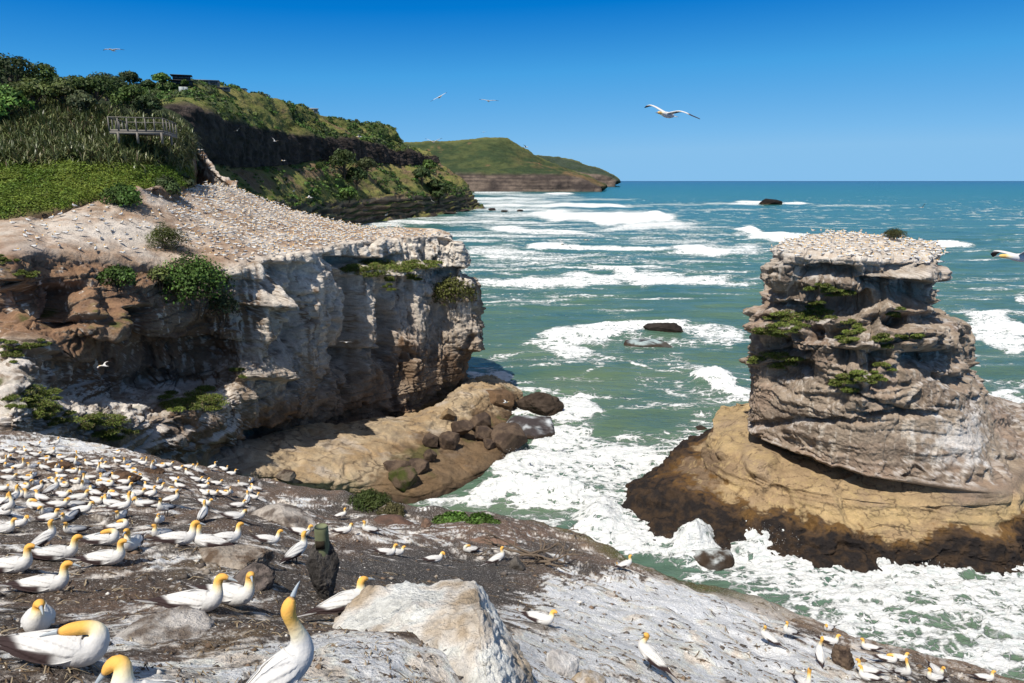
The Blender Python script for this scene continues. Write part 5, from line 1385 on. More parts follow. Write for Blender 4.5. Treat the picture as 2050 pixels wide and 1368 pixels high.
def bird_parts(pose='rest', yaw=0.0, pitch=0.0, legs=False, hi=True, wing_droop=0.0):
    ctl = np.array(BODY + NECKS[pose], float); nb = len(BODY)
    path = np.stack([ctl[:, 0], ctl[:, 0] * 0, ctl[:, 1]], -1)
    if yaw:
        for k in range(nb, len(ctl)):
            w = min(1, (k - nb + .0) / 3.5); path[k:k + 1] = spin(path[k:k + 1], path[nb + 1] * np.array([1, 0, 0]) - np.array([.02, 0, 0]) + 0 * path[nb + 1], yaw * w)
    nr = 44 if hi else 20; seg = 20 if hi else 9
    wts = np.concatenate([np.linalg.norm(np.diff(path, axis=0), axis=1)]); tt = params(np.maximum(wts, .02), nr - 1)
    full = cardinal(np.concatenate([path, ctl[:, 2:]], 1), tt, k=.5)
    v, f = loft_tube(full[:, :3], np.maximum(full[:, 3], .006), np.maximum(full[:, 4], .006), seg)
    ring_t = np.repeat(tt, seg); ring_t = np.concatenate([ring_t, [0, tt[-1]]]); k = ring_t - nb
    c = np.tile(WHITE_F, (len(v), 1))
    c = mix(c, PALEG, sstep(.2, 1.6, k)); c = mix(c, GOLD, sstep(1.1, 3.2, k)); c = mix(c, GOLD * np.array([1.0, .86, .8]), sstep(3.2, 4.4, k) * .7)
    c = mix(c, np.array((.10, .105, .11)), sstep(6.2, 6.7, k))
    out = [('body', v, f, c)]
    face = full[-1, :3]; t = full[-1, :3] - full[-4, :3]; t /= np.linalg.norm(t)
    lat = np.cross([0, 0, 1.], t); lat /= np.linalg.norm(lat) + 1e-9; up = np.cross(t, lat)
    s = np.linspace(0, 1, 7); droop = up[None] * (-.010 * s ** 3)[:, None]
    bp = face[None] - t * .012 + t[None] * (.105 * s)[:, None] + droop
    bw = .0135 * (1 - s) ** .8 + .0015; bh = .0165 * (1 - s) ** .75 + .002
    bv, bf = loft_tube(bp, bw, bh, 10 if hi else 6, tuple(lat)); bc = np.tile(BILL, (len(bv), 1)); bc[(np.arange(len(bv)) // (10 if hi else 6)) == 0] = (.03, .03, .03)
    out.append(('beak', bv, bf, bc))
    if hi:
        e0 = full[-8, :3] * .35 + full[-6, :3] * .65
        for sg in (1, -1):
            ec = e0 + lat * sg * .0335 + up * .008
            th, ph = np.meshgrid(np.linspace(0, np.pi, 6), np.linspace(0, 2 * np.pi, 9)[:-1], indexing='ij')
            ev = ec + .0075 * np.stack([np.sin(th) * np.cos(ph), np.sin(th) * np.sin(ph), np.cos(th)], -1).reshape(-1, 3)
            out.append(('eye', ev, grid_faces(6, 8, wrap=True), np.tile(np.array((.10, .13, .15)), (len(ev), 1))))
        # black line of bare skin from the bill to the eye
    # folded wings
    nu, nv = (48, 19) if hi else (9, 5)
    u = np.linspace(0, 1, nu)[:, None]; w = np.linspace(0, 1, nv)[None]
    ue = np.array([(.150, .060, .190), (.06, .046, .222), (-.06, .032, .224), (-.20, .018, .196), (-.34, .010, .160), (-.47, .006, .128)])
    le = np.array([(.150, .084, .120), (.06, .112, .080), (-.06, .116, .066), (-.19, .088, .078), (-.32, .046, .098), (-.47, .010, .112)])
    tu = np.linspace(0, 5, nu); U = cardinal(ue, tu)[:, None]; Lw = cardinal(le, tu)[:, None]
    Wp = U * (1 - w[..., None]) + Lw * w[..., None]
    bul = np.sin(np.pi * w) * (.030 * np.sin(np.pi * np.clip(u * 1.05 + .08, 0, 1)) + .004)
    Wp[..., 1] += bul; Wp[..., 2] += bul * .25
    if hi:      # feather tiers stand slightly proud of each other
        Wp[..., 1] += .011 * (((w * 3.2 + u * 2.6) % 1) - .5) * sstep(.05, .2, u) * sstep(1, .8, u)
    wcol = np.broadcast_to(WHITE_F, Wp.shape)
    dk = np.maximum(sstep(.60, .68, w + 0 * u + .10 * (u - .5)) * sstep(.22, .36, u), sstep(.68, .78, u + .2 * w)) * np.ones_like(w)
    wcol = wcol.reshape(-1, 3)
    if hi:      # shadow lines painted in grey where the feather rows overlap
        fr = (w * 3.2 + u * 2.6) % 1; ed = sstep(.84, .97, fr) * sstep(.06, .2, u) * sstep(.02, .12, w); fr2 = (u * 9 - w * 2.5) % 1; ed = np.maximum(ed * .5, sstep(.88, .98, fr2) * sstep(.35, .6, w) * sstep(.2, .3, u) * .28)
        wcol = mix(wcol, np.array((.30, .28, .27)), ed.reshape(-1))
    wcol = mix(wcol, DARKF, dk.reshape(-1))
    wv, wf = patch(Wp, .010); wc = np.concatenate([wcol, wcol])
    for sg in (1, -1):
        q = wv * np.array([1, sg, 1]); out.append(('wing', q, wf if sg > 0 else wf[:, ::-1], wc))
    # wedge tail
    nu2 = 7; a = np.linspace(0, 1, nu2)[:, None]; b = np.linspace(-1, 1, 5)[None]
    T = np.stack([-.27 - .27 * a - .05 * a * (1 - np.abs(b)), b * (.040 * (1 - a) ** .8 + .012), .128 + .012 * a - .012 * b * b + 0 * a], -1)
    tv, tf = patch(T, .010); tc = mix(np.tile(WHITE_F * .95, (nu2 * 5, 1)), DARKF, (sstep(.9, .4, np.abs(b)) * sstep(.1, .35, a)).reshape(-1)); out.append(('tail', tv, tf, np.concatenate([tc, tc])))
    if pitch or legs:
        c0 = np.array([-.02, 0, .10]); lift = .13 if legs else .0
        o2 = []
        for nme, v, f, c in out:
            if pitch:
                v = spin(v, c0, -pitch, 'y')
            o2.append((nme, v + np.array([0, 0, lift]), f, c))
        out = o2
    if pitch and pose in ('rest', 'up', 'low', 'preen'):
        pass
    if legs:
        for sg in (1, -1):
            pts = np.array([(-.05, sg * .045, .15), (-.035, sg * .05, .08), (-.015, sg * .052, .012)]); lv, lf = loft_tube(pts, np.array([.016, .011, .010]), np.array([.016, .011, .010]), 8 if hi else 5)
            toes = np.array([(-.03, sg * .045, .010), (.05, sg * .02, .006), (.068, sg * .052, .006), (.052, sg * .088, .006), (-.02, sg * .06, .010)]); tn = toes - np.array([0, 0, .008])
            fv = np.concatenate([toes, tn]); ff = np.array([[0, 1, 2, 2], [0, 2, 3, 3], [0, 3, 4, 4], [5, 7, 6, 6], [5, 8, 7, 7], [5, 9, 8, 8], [0, 5, 6, 1], [1, 6, 7, 2], [2, 7, 8, 3], [3, 8, 9, 4], [4, 9, 5, 0]])
            out.append(('leg', np.concatenate([lv, fv]), np.concatenate([lf, ff + len(lv)]), np.tile(GREYL, (len(lv) + len(fv), 1))))
    return out


POSES = {  # neck, yaw, pitch, legs
 's': ('rest', 0, 0, False), 'sl': ('rest', .8, 0, False), 'sr': ('rest', -.8, 0, False), 'w': ('low', .25, 0, False), 'n': ('low', -.5, 0, False), 't': ('tuck', .22, 0, False),
 'p': ('preen', .7, 0, False), 'q': ('preen', -.5, .12, False), 'u': ('up', .1, .52, True), 'd': ('rest', .1, .30, True), 'd2': ('low', .15, .16, True), 'dl': ('rest', .9, .42, True), 'e': ('up', -.3, .10, False)}
BIRD_HI = {}; BIRD_LO = {}


def parts_mesh(name, v, f, c, mat):
    me = bpy.data.meshes.new(name); o = mesh_np('tmp', v, tri_fix(f), mat, True, {'Col': c}); me2 = o.data; bpy.data.objects.remove(o); me2.name = name; return me2


def bird_hi(pose):
    if pose not in BIRD_HI:
        nk, yaw, pit, legs = POSES[pose]
        BIRD_HI[pose] = [(n, parts_mesh('gannet_' + n, v, f, c, M_BILL if n in ('beak', 'eye', 'leg') else M_BIRD)) for n, v, f, c in bird_parts(nk, yaw, pit, legs, True)]
    return BIRD_HI[pose]


def bird_lo_raw(pose):
    nk, yaw, pit, legs = POSES[pose]; V = []; Fq = []; Cc = []; o = 0
    for n, v, f, c in bird_parts(nk, yaw, pit, legs, False):
        V.append(v); Fq.append(f + o); Cc.append(c); o += len(v)
    return np.concatenate(V), np.concatenate(Fq), np.concatenate(Cc)


def bird_lo(pose):
    if pose not in BIRD_LO:
        v, f, c = bird_lo_raw(pose); BIRD_LO[pose] = parts_mesh('gannet_small', v, f, c, M_BIRD)
    return BIRD_LO[pose]


def place_bird(pos, heading, pose, hi, label, group, size=1.0, nrm=None, tiltf=.55):
    up = Vector((0, 0, 1)) if nrm is None else Vector((0, 0, 1)).lerp(nrm, tiltf).normalized()
    q = up.rotation_difference(Vector((0, 0, 1))).inverted() @ Matrix.Rotation(heading, 3, 'Z').to_quaternion()
    if hi:
        t = bpy.data.objects.new('gannet', None); t.empty_display_size = .1
    else:
        t = bpy.data.objects.new('gannet', bird_lo(pose))
    COL.objects.link(t); t.location = pos; t.rotation_mode = 'QUATERNION'; t.rotation_quaternion = q; t.scale = (size,) * 3
    tag(t, label, 'bird', group)
    if hi:
        for n, me in bird_hi(pose):
            c = bpy.data.objects.new(n, me); COL.objects.link(c); c.parent = t
    return t


HD = {'R': 0, 'L': 180, 'F': 270, 'A': 90, 'FR': 310, 'FL': 230, 'AR': 45, 'AL': 135}
# birds large enough to be told apart: foot px, foot py, facing (degrees, 0 = to the right, 270 = to us), pose, label
NEAR = [
 (118,1352,8,'t','largest sitting gannet, head tucked, at the lower left corner'),
 (308,1470,210,'q','gannet cut off by the bottom edge, only its yellow head and neck showing'),
 (556,1432,40,'u','standing gannet in the foreground stretching its yellow neck and bill to the sky'),
 (388,1238,6,'s','gannet in front of the close pair, dark tail raised behind it, bill against its mate'),
 (458,1222,344,'sr','mate of the raised tail gannet, half hidden behind it and bending its bill down'),
 (688,1250,28,'d2','standing gannet with dark lower wings between the post and the white boulder'),
 (76,1276,300,'w','plump gannet seen from the front with its head bent down, above the tucked sleeper'),
 (88,1196,10,'s','gannet with its head turned away, sitting left, above the plump front facing bird'),
 (214,1138,5,'s','gannet with an orange crown and dark tail, sitting in front of two small gannets'),
 (22,1156,6,'s','gannet half cut by the left edge with a long dark bill pointing right'),
 (110,1130,25,'s','slim gannet with pale bill raised between the two larger birds on the left'),
 (205,1098,12,'t','gannet sleeping with head tucked, just behind the orange crowned one'),
 (266,1108,280,'s','small gannet peeking out behind the orange crowned one'),
 (415,1105,185,'s','large gannet facing left on the crusty bank, left of the post'),
 (90,1100,65,'d','gannet seen from behind, leaning right, alone on the bare grey patch'),
 (354,1100,20,'s','gannet mostly sunk behind the white crusty ridge, left of the bank'),
 (452,1094,30,'s','gannet whose head shows just behind the large left facing bird on the bank'),
 (600,1075,4,'s','gannet sitting immediately left of the wooden post'),
 (534,1094,18,'s','gannet facing right below the slanting white bank'),
 (592,1126,62,'d','gannet standing with its back to us, left of the rock under the post'),
 (688,1072,8,'p','gannet sitting just right of the wooden post, tip of bill pale'),
 (738,1068,190,'s','gannet facing left on a tilted slab, right of the post'),
 (682,1041,14,'d','lone gannet standing on the bare dark slope above the post'),
 (772,1116,12,'s','left bird of the pair huddled on the dark sand'),
 (790,1116,18,'w','right bird of the pair huddled on the dark sand'),
 (868,1130,22,'q','gannet preening alone in the middle of the dark sand'),
 (940,1108,200,'t','gannet with bent yellow head resting by the driftwood'),
 (995,1133,24,'d','gannet standing before the driftwood with its dark tail out'),
 (1250,1142,14,'d','gannet standing on the white ledge at the cliff edge, facing the sea'),
 (1080,1256,330,'w','gannet sitting alone on the white rock, dark tail pointing up'),
 (1296,1338,146,'dl','large gannet standing with its back to us on the white streaked rock, lower right'),
 (1536,1290,150,'dl','gannet with spread dark tail, left of the group at the lower right'),
 (1578,1278,200,'d','gannet preening with its shadow below it, above the lower right group'),
 (1658,1266,215,'p','small gannet at the very rim above the brown stump'),
 (1657,1292,350,'s','gannet lying behind the upright bird beside the brown stump'),
 (1638,1326,80,'u','upright gannet seen from behind, left of the brown stump'),
 (1740,1305,168,'s','gannet facing left near the rim, right of the brown stump'),
 (1776,1330,330,'t','gannet with its head laid back, upper of two overlapping at the rim'),
 (1797,1326,345,'w','gannet facing right by the rim with its dark tail raised to the left'),
 (1735,1352,160,'s','gannet with an orange crown on white ground, below the brown stump'),
 (1738,1368,170,'s','gannet almost out of the picture under the orange crowned one, lower right'),
 (1808,1362,290,'u','tall gannet with its neck curved, seen from the front at the lower right'),
 (1872,1352,270,'s','front facing gannet behind another at the bottom right rim'),
 (1868,1366,190,'s','gannet with a golden head in front of the front facing one, bottom right'),
 (1970,1366,350,'s','last gannet to the right on the rim, facing right'),
 (1606,1380,275,'e','gannet of which only the golden head rises over the bottom edge, right of centre'),
]
CROWD = """340,75,R,s 545,68,AR,d 95,135,R,s 200,160,R,w 268,135,L,s 335,172,R,w 90,195,FR,s 500,165,R,d 440,222,R,t 605,205,L,t 785,203,L,s 1140,152,R,t 15,245,R,s 80,290,F,s 515,268,L,s
560,295,F,w 330,300,F,s 755,288,F,u 80,345,R,s 565,342,R,s 330,382,F,w 870,270,L,w 940,248,R,w 965,280,R,s 1030,303,L,s 1155,245,L,w 1238,258,F,s 1330,235,R,s 1390,262,R,s 1230,305,R,t
1282,338,R,s 80,408,R,s 608,402,L,w 805,380,F,d 985,358,F,u 1046,380,F,s 1140,410,L,s 1318,388,L,t 1497,325,F,u 1505,250,F,s 1572,290,R,s 1637,275,R,s 1735,315,R,s 1838,292,R,s 1940,345,L,u 1842,370,L,s
480,440,R,t 742,447,R,s 882,408,L,w 1032,430,L,s 1062,475,R,t 1212,452,R,s 1402,428,L,p 1557,440,F,s 1695,420,R,s 1905,420,R,w 1985,442,R,s 235,492,R,t 355,465,F,s 850,480,F,u
625,482,R,s 1455,512,L,s 1535,512,R,s 1755,485,L,s 1975,495,R,s 370,530,R,d 510,550,AR,d 1205,525,R,s 855,545,F,d 930,565,L,s 165,592,R,s 310,600,F,s 605,590,R,s 405,622,L,w
1115,600,L,t 1690,535,L,s 1990,555,R,s 15,660,R,s 345,700,L,t 770,612,R,s 1050,628,F,s 1090,672,L,s 1350,660,F,s 1410,680,L,p 1672,645,R,d 1180,712,R,s 725,690,FL,p 800,745,R,s
1990,660,R,w 1615,750,FL,d 80,765,R,u 450,765,F,s 490,818,R,s 685,810,F,w 160,890,R,s 1185,795,F,s 1160,912,R,t 1560,840,F,w 1985,800,A,d 15,940,R,s 715,945,FL,w 1562,990,F,s
2075,310,R,d 2180,318,R,s 2260,358,R,s 2450,428,F,w 2470,590,R,s 2440,520,FR,t 2370,470,L,w 2500,510,L,s 2250,560,F,d 2320,680,R,w 2180,560,R,t 2420,640,A,d 2280,800,R,s 2060,560,R,s 2110,455,R,w
20,520,R,s 20,760,R,w 120,660,A,d 560,455,R,w 700,345,R,t 1000,470,L,s 1340,560,R,w 1480,590,R,d 1260,620,R,t 940,640,R,w 560,690,R,s 250,420,R,t 180,300,R,s 430,310,L,s 690,235,R,s 640,285,L,w"""
ORD = 'first second third fourth fifth sixth seventh eighth ninth tenth eleventh twelfth thirteenth fourteenth fifteenth sixteenth seventeenth eighteenth nineteenth twentieth'.split()


SIZES = {(118, 1352): .86, (308, 1470): .84, (556, 1432): .86, (388, 1238): .95, (458, 1222): .95, (688, 1250): .88, (76, 1276): .92}


def plan_birds():
    out = []
    for px, py, hd, po, lb in NEAR:
        if py > 1372:      # feet below the frame: carry the slope on from the lower edge
            h = slope_hit(px, py)
        else: h = slope_hit(px, py)
        if h is None: continue
        big = px < 760 and py > 1085 or py > 1240 and px < 1350
        out.append([h, R(hd), po, True if (big or py > 1040) else False, lb, 'gannets around the look-out', SIZES.get((px, py), .87 + .06 * random.random())])
    cr = []
    for w in CROWD.split():
        x, y, hd, po = w.split(','); px = float(x) / 4.881; py = 880 + float(y) / 4.881
        if po == 's': po = random.choice(['s', 'w', 'n', 'w', 'n', 'sl', 'sr', 't', 'p', 'q', 'e'])
        h = slope_hit(px, py)
        if h is None: continue
        cr.append([px, py, h, hd, po])
    cr.sort(key=lambda c: c[1])
    words = {'R': 'facing right', 'L': 'facing left', 'F': 'facing us', 'A': 'turned away', 'FR': 'facing us', 'FL': 'facing us', 'AR': 'turned away', 'AL': 'turned away'}
    pw = {'n': 'sitting low', 'sl': 'sitting', 'sr': 'sitting', 'e': 'neck stretching', 's': 'sitting', 'w': 'sitting low', 't': 'sleeping', 'p': 'preening', 'u': 'upright', 'd': 'standing', 'q': 'preening'}
    nb = 13; per = math.ceil(len(cr) / nb)
    for b in range(nb):
        row = sorted(cr[b * per:(b + 1) * per], key=lambda c: c[0])
        for k, (px, py, h, hd, po) in enumerate(row):
            rw = 'uppermost' if b == 0 else 'lowest' if b == nb - 1 else ORD[b]
            lb = f'{pw[po]} gannet {words[hd]}, {ORD[k]} from left in the {rw} row of the crowded slope'
            out.append([h, R(HD[hd] + random.uniform(-22, 22)), po, False, lb, 'gannets crowded on the near slope', .79 + .1 * random.random()])
    return out


BIRDS = plan_birds()
for b in BIRDS:
    if not POSES[b[2]][3]: LUMPS.append((b[0].x, b[0].y, .25, .065))
_h = slope_hit(890, 1350); LUMPS.append((_h.x - .2, _h.y + .3, 1.0, .22))
build_slope()
for h, hd, po, hi, lb, gr, sz in BIRDS:
    z = float(slope_z([h.x], [h.y])[0][0]) - (.012 if POSES[po][3] else .028)
    place_bird(Vector((h.x, h.y, z)), hd, po, hi, lb, gr, sz, slope_n(h.x, h.y), .35 if POSES[po][3] else .75)


# ---------------------------------------------------------------- the far colonies
def poisson(p, r, n):
    """greedy thinning so that nests keep a pecking distance"""
    cell = {}; keep = []
    for i, q in enumerate(p):
        k = (int(q[0] // r), int(q[1] // r)); ok = True
        for a in (-1, 0, 1):
            for b in (-1, 0, 1):
                for j in cell.get((k[0] + a, k[1] + b), ()):
                    if (p[j][0] - q[0]) ** 2 + (p[j][1] - q[1]) ** 2 < r * r: ok = False
        if ok:
            cell.setdefault(k, []).append(i); keep.append(i)
            if len(keep) >= n: break
    return np.array(keep)


def colonies():
    vx, vy = to_px(HG); top = (HTV > 2.02) & (HTV < 3.93) & (HN[..., 2] > .75)
    low = np.interp(vx, [-200, 120, 300, 330, 400, 470, 560, 620, 700, 800, 900], [470, 480, 486, 472, 500, 524, 512, 498, 484, 474, 473])
    dens = top * (vy < low) * sstep(330, 420, vx) * (HTU < 10.95)
    dens = dens * (1 - np.exp(-((vx - 335) / 45) ** 2 - ((vy - 470) / 30) ** 2))
    p, nn, i = scatter_on(HG, HN, dens, 45000, 11); k = poisson(p, .62, 3800); dense = p[k]
    sp = top * (vy < np.interp(vx, [-100, 60, 200, 330], [500, 505, 512, 500])) * sstep(380, 300, vx) * sstep(20, 90, vx) * (1 - np.exp(-((vx - 335) / 45) ** 2 - ((vy - 475) / 34) ** 2))
    p2, n2, i2 = scatter_on(HG, HN, sp, 4000, 12); k2 = poisson(p2, 1.25, 96); sparse = p2[k2]
    # stack top
    kup = (KN[..., 2] > .8) * (KG[..., 2] > 27.6)
    p3, n3, i3 = scatter_on(KG, KN, kup.astype(float), 9000, 13); k3 = poisson(p3, .72, 520); st = p3[k3]
    st = st[(st[:, 0] - 45.5) ** 2 + (st[:, 1] - 86) ** 2 > 3.2]
    lo = [bird_lo_raw(x) for x in ('s', 'w', 't', 'sl', 'sr', 'n')]
    q4 = SPP[(SPV > 1.1) & (SPV < 2.9)]; q4 = q4[RNG.permutation(len(q4))]; q4 = q4[poisson(q4, .8, 90)]
    allp = np.concatenate([dense, st, q4]); V = []; Fq = []; Cc = []; o = 0
    for q in allp:
        v, f, c = lo[RNG.integers(0, len(lo))]; a = RNG.normal() * 1.1 + (0.3 if RNG.random() < .6 else 3.3); s = .92 + .16 * RNG.random()
        ca, sa = math.cos(a) * s, math.sin(a) * s
        w = np.stack([v[:, 0] * ca - v[:, 1] * sa, v[:, 0] * sa + v[:, 1] * ca, v[:, 2] * s], -1) + q - np.array([0, 0, .05])
        V.append(w); Fq.append(f + o); Cc.append(c); o += len(v)
    ob = mesh_np('gannet_colony', np.concatenate(V), tri_fix(np.concatenate(Fq)), M_BIRD, True, {'Col': np.concatenate(Cc)}); tag(ob, kind='stuff')
    for q in sparse:
        po = random.choice(['s', 'w', 't', 's', 'd', 'n', 'dl'])
        place_bird(Vector(q) - Vector((0, 0, .04)), random.uniform(0, 6.28), po, False, 'tiny white gannet among the loosely spaced birds on the far headland', 'loosely spaced gannets on the far headland')


colonies()


# ---------------------------------------------------------------- gannets on the wing
def flyer_parts(dih, bend, hi=True):
    ctl = np.array([(-.30, 0, .012, .010), (-.22, .002, .050, .045), (-.08, .004, .078, .075), (.06, .006, .080, .080), (.18, .012, .062, .064), (.27, .020, .045, .046), (.35, .026, .038, .039), (.41, .028, .037, .036), (.455, .024, .026, .025), (.48, .020, .013, .013)])
    path = np.stack([ctl[:, 0], ctl[:, 0] * 0, ctl[:, 1]], -1); tt = np.linspace(0, len(ctl) - 1, 30 if hi else 14); full = cardinal(np.concatenate([path, ctl[:, 2:]], 1), tt)
    seg = 14 if hi else 7; v, f = loft_tube(full[:, :3], np.maximum(full[:, 3], .006), np.maximum(full[:, 4], .006), seg)
    k = np.concatenate([np.repeat(tt, seg), [0, tt[-1]]]); c = mix(mix(np.tile(WHITE_F, (len(v), 1)), PALEG, sstep(4.2, 5.4, k)), GOLD, sstep(5, 6.6, k) * .9); c = mix(c, (.25, .25, .25), sstep(8.4, 8.9, k))
    out = [('body', v, f, c)]
    s = np.linspace(0, 1, 6); bp = np.stack([.47 + .105 * s, s * 0, .019 - .012 * s ** 2], -1); bv, bf = loft_tube(bp, .0135 * (1 - s) + .0015, .016 * (1 - s) + .002, 8); out.append(('beak', bv, bf, np.tile(BILL * .7, (len(bv), 1))))
    nu, nv = (34, 9) if hi else (12, 5)
    u = np.linspace(0, 1, nu); w = np.linspace(0, 1, nv)
    span = .93
    yy = []; zz = []; y = .04; z = .035
    for a, b in zip(u[:-1], u[1:]):
        yy.append(y); zz.append(z); an = dih + (bend - dih) * sstep(.25, .75, a); y += span * (b - a) * math.cos(an); z += span * (b - a) * math.sin(an)
    yy.append(y); zz.append(z); yy = np.array(yy); zz = np.array(zz)
    lead = np.interp(u, [0, .18, .40, .55, .8, 1], [.13, .165, .20, .185, .06, -.13]); chord = np.interp(u, [0, .15, .4, .6, .8, .93, 1], [.235, .215, .20, .175, .125, .07, .012])
    if hi: chord = chord + .010 * np.sin(u * 80) * sstep(.5, .9, u)
    X = lead[:, None] - chord[:, None] * w[None]; Z = zz[:, None] + .03 * np.sin(np.pi * np.sqrt(w))[None] * (1 - .6 * u[:, None])
    Wg = np.stack([X, np.repeat(yy[:, None], nv, 1), Z], -1); wv, wf = patch(Wg, .008)
    dk = np.maximum(sstep(.58, .66, w[None] + 0 * u[:, None]) * sstep(.10, .22, u[:, None]), sstep(.70, .78, u[:, None] + .12 * w[None])); wc = mix(np.tile(WHITE_F, (nu * nv, 1)), DARKF, dk.reshape(-1)); wc = np.concatenate([wc, wc])
    out.append(('wing', wv, wf, wc)); out.append(('wing', wv * np.array([1, -1, 1]), wf[:, ::-1], wc))
    a = np.linspace(0, 1, 7)[:, None]; b = np.linspace(-1, 1, 5)[None]
    T = np.stack([-.22 - .23 * a - .05 * a * (1 - np.abs(b)), b * (.055 * (1 - a) ** .7 + .012), .006 - .01 * b * b + 0 * a], -1); tv, tf = patch(T, .008); tc = mix(np.tile(WHITE_F, (35, 1)), DARKF, (sstep(.9, .4, np.abs(b)) * sstep(.3, .6, a)).reshape(-1)); out.append(('tail', tv, tf, np.concatenate([tc, tc])))
    return out


FM = {}
FLY = [  # px, py, distance, heading, roll, pitch, dihedral, bend, label
 (1337,231,18.6,222,-13,2,.30,-.26,'large gannet gliding left in the clear sky, wings bowed and dark tipped'),
 (2048,517,13,182,10,2,.3,-.2,'gannet flying in from the right edge, only its golden head and breast in view'),
 (226,101,58,265,0,0,.06,-.08,'gannet soaring alone above the wooded hill on the left, wings level'),
 (880,195,62,300,28,8,.04,.0,'gannet banking steeply with one dark wing up, left of two over the point'),
 (978,203,66,262,-5,0,.14,.02,'gannet gliding with level wings, right of two over the point'),
 (868,285,70,268,0,0,.42,.36,'gannet with wings lifted in a wide V just over the far skyline'),
 (968,265,230,250,5,0,.1,-.3,'tiny gannet above the rounded far hill'),
 (1052,295,120,340,-12,0,.2,.1,'tiny gannet crossing the right shoulder of the far hill'),
 (1845,416,120,20,-22,0,.5,.35,'white gannet with raised wings low over open sea, right of the dark rock'),
 (1128,489,66,240,-32,0,.25,-.1,'gannet banking over the breakers in the middle of the bay'),
 (1176,481,96,185,4,0,.14,.0,'dim gannet skimming the surf, right of the banking one'),
 (693,686,72,120,10,-12,.1,-.2,'white gannet spread like a star before the dark cliff wall'),
 (550,283,110,70,20,0,.5,.3,'white gannet before the dark lava cliff, wings half raised'),
 (475,262,130,100,-30,0,.4,.2,'small white gannet at the left of the lava cliff'),
 (720,274,95,185,10,0,.3,-.1,'gannet crossing the top of the lava cliff at its right end'),
 (568,322,120,170,5,0,.2,-.1,'gannet low in front of the lava cliff'),
 (620,396,88,190,-6,0,.35,-.3,'white gannet with bowed wings above the colony'),
 (588,383,150,60,-20,0,.4,.1,'tiny white gannet just above the bow winged one'),
 (208,733,58,175,-8,0,.25,-.2,'gannet gliding over the pale lower shelf of the headland'),
 (1556,508,76,90,80,0,.1,.05,'dark looking gannet turned on edge beside the left rim of the sea stack'),
 (773,431,150,40,-30,0,.4,.3,'tiny gannet over the foreshore of the far bay'),
 (864,402,150,270,-50,0,.4,.3,'tiny gannet before the dark tree at the point'),
 (402,300,105,180,6,0,.15,-.1,'gannet skimming the slope beside the lookout'),
 (1012,806,80,25,-10,0,.3,.1,'small gannet flying over the wet rocks at the headland foot'),
]
for px, py, s, hd, roll, pit, dih, bend, lb in FLY:
    hi = s < 75; key = (round(dih, 2), round(bend, 2), hi); t = None
    if key not in FM: FM[key] = [(n, parts_mesh('flying_' + n, v, f, c, M_BIRD)) for n, v, f, c in flyer_parts(dih, bend, hi)]
    t = empty('gannet', tuple(PS(px, py, s))); t.rotation_euler = (R(roll), R(-pit), R(hd)); tag(t, lb, 'bird', 'gannets in flight')
    for n, me in FM[key]:
        c = bpy.data.objects.new(n, me); COL.objects.link(c); c.parent = t
# ================================================================ loose rocks, post, driftwood
M_BOULD = rock_mat('boulder', s=1.6, var=.5, bump=.8, dist=.18, s2=9.0)
M_CRUST = rock_mat('crusted_rock', s=3.0, var=.55, bump=1.0, dist=.10, s2=16.0)


def boulder(name, loc, size, label, col=(.11, .08, .055), col2=None, seed=0, cuts=10, rot=0.0, mat=None, n=(60, 90), rough=.05, group=None, wet=None, cat='rock', flat=0.0, planes=(), lump=.14, pits=0.0, bias=0.0):
    rg = np.random.default_rng(seed)
    th, ph = np.meshgrid(np.linspace(0, np.pi, n[0]), np.linspace(0, 2 * np.pi, n[1], endpoint=False), indexing='ij')
    d = np.stack([np.sin(th) * np.cos(ph), np.sin(th) * np.sin(ph), np.cos(th)], -1).reshape(-1, 3); p = d * 1.12
    for k in range(cuts):
        nn = rg.normal(size=3); nn[2] = nn[2] * .8 + flat; nn /= np.linalg.norm(nn); h = rg.uniform(.62, .86)
        e = np.clip(p @ nn - h, 0, None); p = p - e[:, None] * nn * .93
    for nn, h in planes:
        nn = np.array(nn, float); nn /= np.linalg.norm(nn); e = np.clip(p @ nn - h, 0, None); p = p - e[:, None] * nn * .96
    sz = np.array(size) / 2
    q = p * sz + rg.random(3) * 50; m = float(np.mean(sz))
    p = p * (1 + lump * fbm(q, .9 / m, 4, .55, off=seed))[:, None] + d * (rough * ridged(q, 3.2 / m, 4, .6, off=seed + 3))[:, None]
    p = p + d * (.018 * fbm(q, 13.0 / m, 3, .65, off=seed + 31) * (m > .3))[:, None] if pits else p
    if pits: p = p - d * (pits * sstep(.15, .5, fbm(q, 5.5 / m, 4, .65, off=seed + 7)))[:, None]
    v = p * sz; c, s = math.cos(rot), math.sin(rot); v = np.stack([v[:, 0] * c - v[:, 1] * s, v[:, 0] * s + v[:, 1] * c, v[:, 2]], -1)
    n1 = fbm(v + seed, 1.2 / m, 4, .6, off=seed); cc = mix(col, col2 if col2 is not None else np.array(col) * .6, sstep(-.25 + bias, .3 + bias, n1))
    if wet is not None: cc = mix(cc, C_WET, sstep(wet + .25, wet - .1, v[:, 2] + loc[2] + n1 * .3) * .9)
    o = mesh_np(name, v, grid_faces(n[0], n[1], wrap=True), mat or M_BOULD, True, {'Col': np.clip(cc, .01, .8)}, None, loc)
    tag(o, label, cat, group); return o


